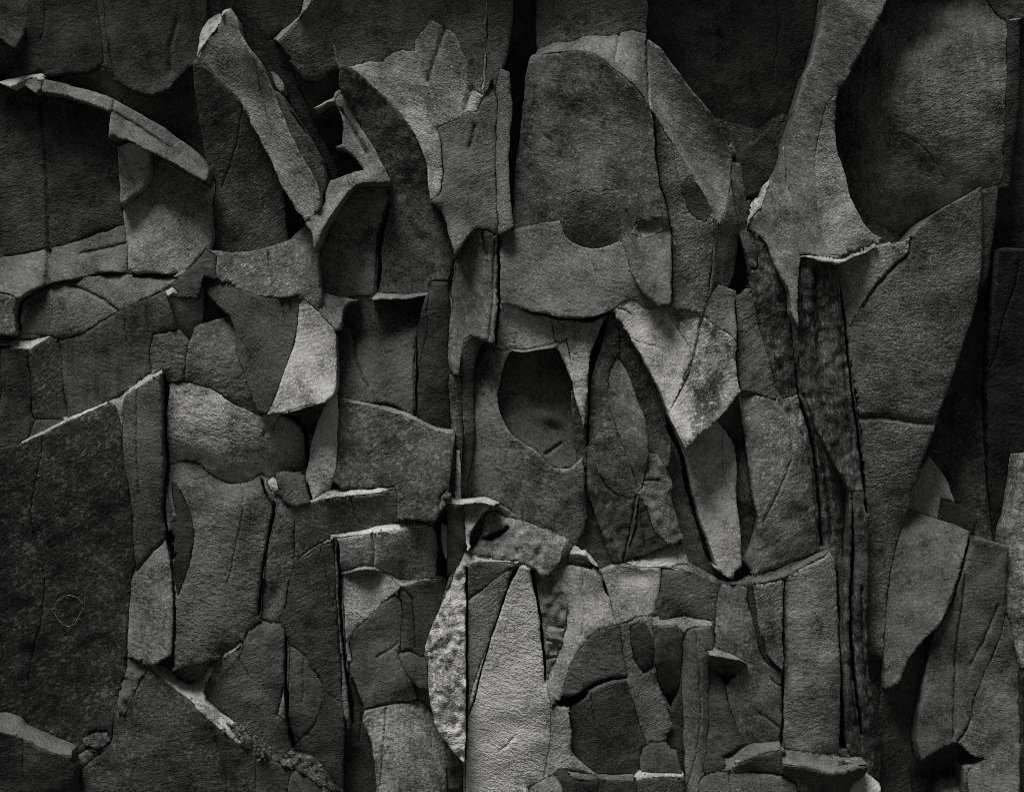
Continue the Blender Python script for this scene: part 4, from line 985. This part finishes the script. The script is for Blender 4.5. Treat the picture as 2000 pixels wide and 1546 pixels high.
R("rough_edge", "903,1088 884,1118 862,1185 842,1235 832,1262 838,1285 858,1240 868,1200 892,1130", 28, 54, u=(.5,.2), rough=.8, of='K1', bw=4, thick=50)
R("flat_rock", "862,1434 907,1484 906,1546 860,1546 868,1470", -18, 34, rough=.8, spk=.3, sps=40)
R("ledge", "906,1432 910,1432 909,1546 903,1546", 30, 84, u=(.6,.4), bw=1.5, thick=40, ex=0, jag=.5)
R("flat_rock", "1070,1111 1110,1106 1145,1111 1175,1121 1190,1165 1206,1212 1160,1231 1131,1262 1106,1312 1086,1352 1081,1387 1068,1342 1090,1282 1106,1232 1109,1170 1090,1140", 22, 104, v=(.15,.1), u=(.05,.0), id='K7', ang=-20, stain=.25, dish=[(1165,1170,25,30,20,-6)],
  label="pale curved slab right of the crumbling step-like column, lower centre", mot=.9)
R("flat_rock", "1176,1117 1210,1102 1245,1107 1290,1107 1286,1150 1281,1167 1240,1202 1206,1216 1190,1162", 26, 104, v=(-.05,.25), id='K8', ang=-15, stain=.2, dish=[(1235,1125,40,18,0,-5)],
  label="pale slab with a dished dark top, right of the pale curved slab, lower centre")
R("upright_rock", "1040,1112 1065,1122 1090,1141 1107,1176 1106,1232 1096,1282 1081,1312 1066,1332 1061,1260 1051,1180", 12, 62, u=(.2,-.1), v=(.1,-.1), rough=.9, id='K9',
  label="crumbling step-like column right of the bright fan-shaped panel", cat="column", crack=[("1075,1220 1100,1225", 3, 6), ("1070,1250 1098,1254", 3, 6), ("1066,1285 1095,1280", 3, 6)])
R("flat_rock", "1206,1219 1213,1270 1223,1319 1180,1324 1150,1337 1122,1357 1105,1345 1111,1310 1136,1263 1166,1233", 26, 60, v=(.1,-.05), u=(.1,-.1), id='K10', ang=-10, mot=.6,
  label="grey quarter-round slab above a jagged dark crack, lower centre")
R("flat_rock", "1120,1374 1150,1343 1185,1328 1222,1325 1236,1372 1251,1422 1263,1452 1251,1502 1240,1514 1170,1510 1135,1492 1115,1472 1112,1422", 12, 42, v=(-.1,-.1), u=(.15,-.2), id='K11',
  label="dark rounded slab beneath the jagged crack, bottom centre", bev=6)
R("upright_rock", "1080,1376 1095,1374 1106,1390 1113,1422 1116,1472 1136,1492 1166,1512 1110,1502 1085,1507 1062,1522 1076,1450", 32, 92, u=(.5,-.4), v=(0,.1), id='K12', mot=.8,
  label="pale rounded pillar left of the dark rounded slab, bottom centre", cat="pillar", bw=8, bev=7)
R("flat_rock", "1208,1219 1250,1202 1266,1216 1276,1290 1286,1340 1301,1385 1312,1422 1290,1442 1266,1452 1251,1412 1236,1362 1223,1316", 20, 66, v=(.1,-.1), u=(.15,-.15), id='K13', crack=[("1208,1222 1218,1275 1224,1318", 2, 5)], mot=.8,
  label="upright grey strip with a dark oval dent, lower centre right", cat="strip")
R("facet", "1229,1222 1245,1214 1260,1217 1274,1250 1276,1302 1256,1312 1238,1285 1232,1255", 25, 40, v=(-.1,0), u=(.2,-.3), of='K13', bev=2, bw=4, ex=0)
R("rock_block", "1275,1222 1320,1214 1328,1250 1338,1300 1322,1304 1328,1332 1312,1382 1296,1352 1275,1312", 16, 37, v=(-.1,-.5), u=(0,-.1), id='K14', stain=.4,
  label="dark box-like block under a bright ledge, lower right of centre", cat="block", ex=1)
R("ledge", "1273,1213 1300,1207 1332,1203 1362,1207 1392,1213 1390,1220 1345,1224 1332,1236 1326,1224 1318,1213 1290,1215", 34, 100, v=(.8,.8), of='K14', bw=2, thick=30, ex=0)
R("upright_rock", "1340,1224 1391,1220 1386,1270 1381,1300 1383,1400 1376,1482 1366,1512 1340,1546 1336,1400 1332,1302 1336,1250", 26, 64, u=(.5,-.5), v=(.05,-.05), id='K15', mot=.7,
  label="smooth upright post below the bright ledge, lower right of centre", cat="post", ex=1, bw=7)
R("stone", "1296,1355 1312,1384 1330,1335 1337,1400 1340,1546 1325,1500 1310,1425 1300,1385", -24, 40, u=(.1,-.1))
R("flat_rock", "1290,1108 1340,1112 1402,1142 1397,1172 1389,1217 1362,1207 1330,1204 1295,1210 1288,1172", 18, 62, v=(.15,-.1), id='K16', stain=.35,
  label="grey slab behind the bright ledge of the box-like block, lower right of centre")
R("flat_rock", "1385,1302 1420,1342 1431,1392 1457,1457 1402,1492 1376,1502 1386,1402", 8, 54, v=(.05,-.05), u=(.1,.1), id='K17',
  label="narrow grey slab between the smooth post and the black inverted triangle")
R("rock_wedge", "1380,1272 1420,1279 1456,1295 1431,1322 1418,1337 1400,1312 1386,1302", 32, 29, v=(-.6,-.6), id='K18',
  label="black inverted triangular wedge jutting out, lower right of centre", cat="wedge", ex=0, thick=90)
R("ledge", "1378,1267 1400,1269 1425,1275 1457,1293 1425,1282 1382,1274", 36, 74, v=(.7,.7), of='K18', bw=1.5, thick=20, ex=0)
R("flat_rock", "1405,1142 1440,1137 1465,1137 1475,1190 1481,1230 1500,1282 1526,1312 1528,1452 1460,1452 1431,1392 1420,1342 1456,1295 1412,1272 1398,1222 1401,1182", 14, 62, v=(.05,-.1), u=(.05,.0), spk=.4, sps=80, stain=.4, id='LA', lich=.2,
  label="mottled slab left of the straight vertical crack, lower right", crack=[("1505,1325 1520,1338 1527,1340", 2, 4), ("1480,1390 1505,1405 1527,1425", 2, 4)])
R("flat_rock", "1467,1137 1500,1132 1529,1127 1527,1305 1502,1282 1486,1245 1477,1190", 20, 66, v=(.05,.1), u=(0,.1), spk=.3, id='LB',
  label="pointed pale-edged slab between the wandering dark crack and the straight vertical crack")
R("flat_rock", "1531,1127 1570,1102 1620,1080 1633,1102 1636,1200 1641,1302 1641,1402 1642,1467 1600,1467 1531,1452 1528,1302 1529,1200", 26, 74, v=(.1,-.15), u=(.25,-.4), id='LC', ang=10,
  label="broad smooth curved slab right of the straight vertical crack, lower right", bump=1.2)
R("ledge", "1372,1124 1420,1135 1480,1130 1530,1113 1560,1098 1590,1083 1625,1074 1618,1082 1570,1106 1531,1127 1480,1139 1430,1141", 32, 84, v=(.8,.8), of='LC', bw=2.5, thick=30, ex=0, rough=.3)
R("rock_block", "1225,1099 1270,1081 1305,1066 1335,1064 1345,1100 1376,1117 1340,1112 1290,1107 1245,1105", 28, 74, v=(.2,.2), id='KC',
  label="low sloping stone crossing beneath the rough wedges in the lower centre right", cat="stone", ex=1)
R("rock_chip", "1310,1108 1335,1102 1370,1112 1398,1128 1402,1142 1375,1130 1340,1114", 32, 82, v=(.5,.3), rough=.3, thick=30, ex=0)
R("stone", "1110,1084 1143,1079 1150,1104 1125,1108 1108,1106", 8, 38, v=(-.1,0))
R("ledge", "1110,1082 1143,1077 1160,1092 1170,1106 1158,1102 1145,1086", 18, 96, v=(.6,.5), bw=2, thick=20, ex=0)
R("rock_block", "1426,1502 1446,1488 1486,1468 1523,1461 1516,1507 1460,1510", 34, 46, v=(-.05,-.1), id='M1b',
  label="small dark block with a pale curved top, left of the black overhanging block", cat="block", ex=1)
R("ledge", "1413,1476 1460,1455 1522,1447 1524,1458 1482,1466 1442,1486 1422,1500", 38, 90, v=(.8,.8), of='M1b', bw=2.5, thick=30, ex=0)
R("rock_block", "1524,1484 1570,1489 1615,1499 1686,1483 1680,1502 1650,1542 1580,1546 1550,1527 1530,1502", 36, 31, v=(-.3,-.5), id='M2',
  label="black overhanging block with a bright flat top at the bottom right", cat="block", ex=0)
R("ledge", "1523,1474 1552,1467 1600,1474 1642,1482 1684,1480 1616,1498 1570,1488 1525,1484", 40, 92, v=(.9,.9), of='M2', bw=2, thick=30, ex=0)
R("rock_block", "1365,1527 1420,1512 1460,1507 1520,1512 1549,1531 1570,1546 1360,1546", 40, 72, v=(.2,.1), id='M3',
  label="low grey stone along the bottom edge, below the small dark block", cat="stone", ex=1)
R("rock_block", "1247,1517 1262,1512 1335,1513 1336,1546 1245,1546", 36, 58, v=(.05,0), id='M4',
  label="small rectangular block at the bottom edge, under the small humped stone", cat="block", ex=1)
R("ledge", "1239,1514 1250,1504 1290,1507 1336,1508 1334,1514 1260,1515 1246,1519", 40, 104, v=(.8,.8), of='M4', bw=2, thick=20, ex=0)
R("rock_block", "1255,1461 1275,1449 1321,1466 1331,1510 1255,1510 1250,1490", 26, 64, v=(.2,0), u=(.2,-.1), id='M5',
  label="small humped stone right of the dark rounded slab at the bottom", cat="stone", ex=1)
R("rock_block", "1086,1502 1110,1502 1150,1517 1235,1517 1242,1546 1120,1546 1096,1527", 32, 48, v=(.1,-.1), id='M6',
  label="dark low stone with a pale ragged rim at the bottom centre", cat="stone", ex=1)
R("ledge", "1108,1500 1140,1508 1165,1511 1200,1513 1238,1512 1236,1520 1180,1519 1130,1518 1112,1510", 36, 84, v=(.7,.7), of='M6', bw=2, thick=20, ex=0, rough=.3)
R("rock_chip", "1033,1534 1060,1521 1085,1506 1096,1530 1112,1546 1040,1546", 38, 94, v=(.4,.3), rough=.3, thick=40, ex=0)
R("rock_block", "1644,1546 1660,1521 1686,1504 1716,1530 1716,1546", 30, 66, v=(.3,.1), id='M7', ang=30,
  label="small pyramidal stone at the bottom right edge", cat="stone", ex=1)
R("stone", "1640,1466 1690,1482 1722,1440 1716,1530 1686,1504 1660,1500", -10, 38, v=(-.1,.1))
R("stone", "1590,1540 1630,1538 1626,1546 1590,1546", 30, 84, v=(.5,.4), rough=.4)

# ------------------------------------------------------------------ open crevices between the stones
for line in (
    "1082,1374 1100,1364 1122,1354 1150,1336 1180,1322 1224,1317 1224,1322 1185,1329 1150,1345 1147,1353 1120,1375 1098,1377",
    "944,1052 960,1042 980,1034 990,1030 988,1038 972,1050 955,1056",
    "1175,1128 1182,1140 1187,1158 1191,1167 1183,1159 1178,1145",
    "1265,216 1278,250 1283,320 1291,370 1303,408 1310,450 1312,596 1308,596 1306,450 1299,410 1287,372 1279,322 1274,250",
    "1008,601 1050,611 1085,619 1120,624 1165,619 1197,605 1190,612 1165,625 1150,628 1120,627 1085,623 1050,615",
    "1436,570 1441,620 1443,660 1440,720 1447,765 1442,765 1436,720 1438,660",
    "319,728 330,750 327,800 328,900 327,960 331,1040 341,1100 346,1200 346,1302 341,1300 341,1180 335,1100 325,1045 322,960 322,830 320,760",
    "972,462 977,465 977,590 971,674 966,674 972,590",
    "1034,1112 1041,1112 1054,1180 1063,1260 1068,1332 1064,1332 1058,1260 1049,1180",
    "909,1105 914,1105 914,1420 911,1480 908,1480 910,1420",
    "1528,1130 1532,1130 1531,1300 1531,1454 1526,1454 1527,1300",
    "658,1050 663,1060 667,1120 672,1250 680,1330 690,1420 685,1420 676,1340 667,1250 661,1120",
    "556,1240 561,1245 563,1400 575,1460 569,1462 558,1400",
    "252,527 262,533 300,537 346,531 344,537 300,544 257,540",
    "34,644 36,602 41,588 64,570 64,575 45,592 40,610 39,646",
    "1635,545 1646,600 1656,690 1668,780 1681,870 1691,950 1695,1004 1687,1000 1681,930 1671,840 1660,760 1650,680 1642,610",
    "1634,1100 1641,1100 1645,1300 1652,1400 1655,1466 1642,1466 1641,1300",
    "1148,742 1151,700 1166,660 1189,612 1184,640 1170,690 1156,740 1152,800 1152,870 1147,870",
    "1300,806 1310,832 1332,874 1346,930 1361,990 1376,1040 1398,1104 1390,1100 1368,1040 1352,990 1338,940 1325,880 1303,840",
    "1000,1108 1014,1104 997,1140 972,1210 947,1290 926,1370 914,1402 924,1366 944,1290 969,1210 994,1138",
    "812,640 816,700 815,806 811,806 812,700",
    "738,480 746,430 760,392 756,420 745,480 741,560 735,574 737,520",
    "545,808 572,812 596,835 602,855 598,910 592,916 594,860 586,838 566,820",
    "505,930 516,944 530,976 541,982 536,1022 522,1080 512,1150 508,1204 503,1200 507,1150 517,1080 529,1020 531,985 520,972",
    "1893,1040 1888,1064 1870,1120 1853,1172 1832,1217 1837,1217 1858,1172 1877,1115 1894,1062",
    "1556,690 1562,770 1590,850 1604,960 1612,1070 1606,1070 1597,960 1580,850 1558,775",
    "1660,960 1668,1080 1664,1200 1672,1300 1690,1440 1684,1440 1666,1310 1658,1200 1661,1080",
    "600,940 610,972 606,978 597,944"):
    R("crevice", line, -70, 30, ex=0, prio=200, facet=0, wav=.5, step=5.0)
R("crevice", "1458,1140 1467,1140 1476,1190 1481,1228 1490,1250 1499,1280 1526,1307 1526,1313 1494,1290 1479,1257 1473,1225 1463,1190", -4, 36, ex=0, prio=200, facet=0, wav=.5, step=5.0)

# tone of each stone's rock, relative to its kind's
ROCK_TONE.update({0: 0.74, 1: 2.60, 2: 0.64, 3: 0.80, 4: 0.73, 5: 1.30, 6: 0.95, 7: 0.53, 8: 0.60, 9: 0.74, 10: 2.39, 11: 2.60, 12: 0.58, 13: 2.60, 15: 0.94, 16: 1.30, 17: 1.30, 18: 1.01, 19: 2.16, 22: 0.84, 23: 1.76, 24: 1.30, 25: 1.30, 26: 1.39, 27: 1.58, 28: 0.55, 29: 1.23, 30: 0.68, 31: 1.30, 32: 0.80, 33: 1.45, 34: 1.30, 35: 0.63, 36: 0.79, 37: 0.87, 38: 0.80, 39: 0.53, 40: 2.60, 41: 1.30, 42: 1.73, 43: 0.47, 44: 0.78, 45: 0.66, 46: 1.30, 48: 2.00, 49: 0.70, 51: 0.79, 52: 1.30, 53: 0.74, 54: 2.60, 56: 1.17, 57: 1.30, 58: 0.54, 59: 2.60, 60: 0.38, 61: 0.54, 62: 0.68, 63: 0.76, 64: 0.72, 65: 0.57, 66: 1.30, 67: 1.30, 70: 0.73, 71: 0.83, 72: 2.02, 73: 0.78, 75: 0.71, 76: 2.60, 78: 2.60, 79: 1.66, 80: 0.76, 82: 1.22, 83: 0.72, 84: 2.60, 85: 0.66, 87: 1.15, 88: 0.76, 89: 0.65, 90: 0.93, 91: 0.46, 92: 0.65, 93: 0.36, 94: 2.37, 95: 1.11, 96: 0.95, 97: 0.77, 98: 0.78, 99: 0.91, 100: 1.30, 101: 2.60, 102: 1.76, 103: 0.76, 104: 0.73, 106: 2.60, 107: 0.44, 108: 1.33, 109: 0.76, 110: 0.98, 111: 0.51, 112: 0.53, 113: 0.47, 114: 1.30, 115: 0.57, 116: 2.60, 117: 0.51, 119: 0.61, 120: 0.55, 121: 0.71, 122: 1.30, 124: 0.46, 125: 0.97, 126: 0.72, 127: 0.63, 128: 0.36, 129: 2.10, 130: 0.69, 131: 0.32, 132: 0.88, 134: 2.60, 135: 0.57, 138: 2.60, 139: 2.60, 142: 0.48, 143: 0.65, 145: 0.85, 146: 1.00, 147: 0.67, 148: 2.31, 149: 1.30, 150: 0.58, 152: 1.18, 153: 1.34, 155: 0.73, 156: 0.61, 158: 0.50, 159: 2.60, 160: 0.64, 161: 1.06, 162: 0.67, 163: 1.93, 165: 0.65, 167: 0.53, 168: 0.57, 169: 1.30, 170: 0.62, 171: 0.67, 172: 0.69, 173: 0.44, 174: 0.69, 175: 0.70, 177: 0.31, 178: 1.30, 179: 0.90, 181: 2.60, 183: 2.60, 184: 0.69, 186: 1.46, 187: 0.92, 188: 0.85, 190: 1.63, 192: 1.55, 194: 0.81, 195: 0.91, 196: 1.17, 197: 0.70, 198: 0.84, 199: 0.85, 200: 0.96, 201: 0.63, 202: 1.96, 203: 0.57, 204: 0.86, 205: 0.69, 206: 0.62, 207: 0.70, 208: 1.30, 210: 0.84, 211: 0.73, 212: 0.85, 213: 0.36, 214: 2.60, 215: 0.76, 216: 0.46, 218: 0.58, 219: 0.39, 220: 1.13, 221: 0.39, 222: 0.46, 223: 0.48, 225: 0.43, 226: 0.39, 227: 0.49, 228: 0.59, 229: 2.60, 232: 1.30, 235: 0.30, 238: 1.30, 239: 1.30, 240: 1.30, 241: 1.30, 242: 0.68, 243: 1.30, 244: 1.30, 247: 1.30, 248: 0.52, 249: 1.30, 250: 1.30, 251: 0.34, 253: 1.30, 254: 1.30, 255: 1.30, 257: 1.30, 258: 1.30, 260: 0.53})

build_wall()
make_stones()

# ------------------------------------------------------------------ small details
def small_stones(name, line, count, spread, size, h, tone, parent, seed):
    """loose crumbs lying along a line of photograph pixels, one mesh"""
    rnd = random.Random(seed)
    pts = np.array(parse(line)); verts, faces = [], []
    seg = np.linalg.norm(np.diff(pts, axis=0), axis=1); tot = seg.sum()
    par = IDS[parent]
    for _ in range(count):
        s = rnd.random() * tot; i = 0
        while i < len(seg) - 1 and s > seg[i]: s -= seg[i]; i += 1
        p = pts[i] + (pts[i + 1] - pts[i]) * (s / seg[i])
        p = p + np.array([rnd.gauss(0, spread), rnd.gauss(0, spread)])
        r = size * min(2.6, rnd.lognormvariate(-.25, .55))
        c = np.array([(p[0] - 1000) * S, -(h + rnd.uniform(-6, 5)) * S, (773 - p[1]) * S])
        b = len(verts)
        for q in ((1,0,0),(-1,0,0),(0,1,0),(0,-1,0),(0,0,1),(0,0,-1),(.6,-.6,.6),(-.6,-.6,.6),(.6,-.6,-.6),(-.6,-.6,-.6)):
            verts.append(tuple(c + np.array(q) * r * S * np.array([rnd.uniform(.45,1.6), rnd.uniform(.5,1.2), rnd.uniform(.35,1.2)]) - np.array(par.location)))
        for f in ((4,7,6),(6,7,3),(7,9,3),(3,9,8),(3,8,6),(6,8,0),(7,1,9),(4,6,0),(4,1,7),(5,8,9),(5,0,8),(5,9,1),(4,0,2),(4,2,1),(5,2,0),(5,1,2)):
            faces.append(tuple(b + k for k in f))
    me = bpy.data.meshes.new(name); me.from_pydata(verts, [], faces); me.update()
    me.materials.append(rock_mat(.2 * (lin(tone) / lin(72)) ** .8, spk=.4, sps=120))
    o = bpy.data.objects.new(name, me); o["kind"] = "stuff"; link(o, par)
    return o
small_stones("rubble", "448,1412 480,1432 520,1462 560,1482 590,1478 620,1500 655,1540", 170, 8, 2.6, 40, 56, 'J28', 3)
small_stones("crumbs", "1630,1476 1650,1477 1668,1480", 40, 3, 2.2, 44, 88, 'M2', 4)
small_stones("crumbs", "1425,1500 1432,1488 1440,1478", 16, 3, 2.6, 40, 84, 'M1b', 6)
small_stones("crumbs", "1440,1535 1450,1540", 8, 3, 2.6, 44, 84, 'M3', 7)

_co = {}
def surface_h(id, x, y):
    o = IDS[id]; best = None
    if id not in _co:
        n = len(o.data.vertices); a = np.empty(n * 3); o.data.vertices.foreach_get("co", a); _co[id] = a.reshape(-1, 3) + np.array(o.location)
    a = _co[id]
    tx, tz = (x - 1000) * S, (773 - y) * S
    d = (a[:, 0] - tx) ** 2 + (a[:, 2] - tz) ** 2
    near = np.argpartition(d, 4)[:4]
    return float((-a[near, 1]).max() / S)

for host, line, n in (('J17', "670,1046 740,1036 838,1020", 26), ('J14', "620,974 680,965 765,955", 22), ('K5', "920,1086 960,1093 1005,1095", 18),
                      ('LC', "1400,1136 1480,1134 1530,1118 1600,1084", 34), ('J12', "700,787 790,808 880,843", 22), ('J28', "330,1325 380,1362 450,1412", 40),
                      ('K14', "1285,1212 1340,1212 1385,1216", 18), ('J21', "755,1115 800,1132 850,1132", 14), ('M4', "1250,1510 1330,1511", 14), ('J2', "225,788 270,756 312,732", 14)):
    hs = surface_h(host, *parse(line.split()[1])[0])
    small_stones("crumbs", line, n, 2.2, 1.3, hs + 4, 70, host, n)

def scratched_ring():
    rnd = random.Random(2); par = IDS['J1']; verts, faces = [], []
    def chip(x, y, a, l, w):
        h = surface_h('J1', x, y) + 1.0
        c = np.array([(x - 1000) * S, -h * S, (773 - y) * S]) - np.array(par.location)
        d = np.array([math.cos(a), 0, -math.sin(a)]); n = np.array([math.sin(a), 0, math.cos(a)])
        b = len(verts)
        for q in (d * l, n * w, -d * l, -n * w): verts.append(tuple(c + q * S))
        verts.append(tuple(c + np.array([0, -1.2 * S, 0])))
        faces.extend(((b, b+1, b+4), (b+1, b+2, b+4), (b+2, b+3, b+4), (b+3, b, b+4)))
    ring = parse("160,1176 154,1168 146,1163 136,1161 126,1163 117,1169 110,1177 108,1188 109,1198 113,1207 120,1215 128,1221 136,1223 144,1219 150,1211 154,1202 160,1194 164,1183 167,1172 167,1161")
    for (a, b) in zip(ring[:-1], ring[1:]):
        k = 3
        for j in range(k):
            if rnd.random() < .15: continue
            t = j / k
            chip(a[0] + (b[0] - a[0]) * t + rnd.uniform(-.7, .7), a[1] + (b[1] - a[1]) * t + rnd.uniform(-.7, .7), math.atan2(b[1] - a[1], b[0] - a[0]) + rnd.uniform(-.5, .5), rnd.uniform(1.2, 2.4), rnd.uniform(.7, 1.2))
    me = bpy.data.meshes.new("scratched_ring"); me.from_pydata(verts, [], faces); me.update()
    me.materials.append(rock_mat(.26, bump=.2))
    o = bpy.data.objects.new("scratched_ring", me); o["label"] = "pale dotted ring scratched into the dark slab"; link(o, par)
scratched_ring()
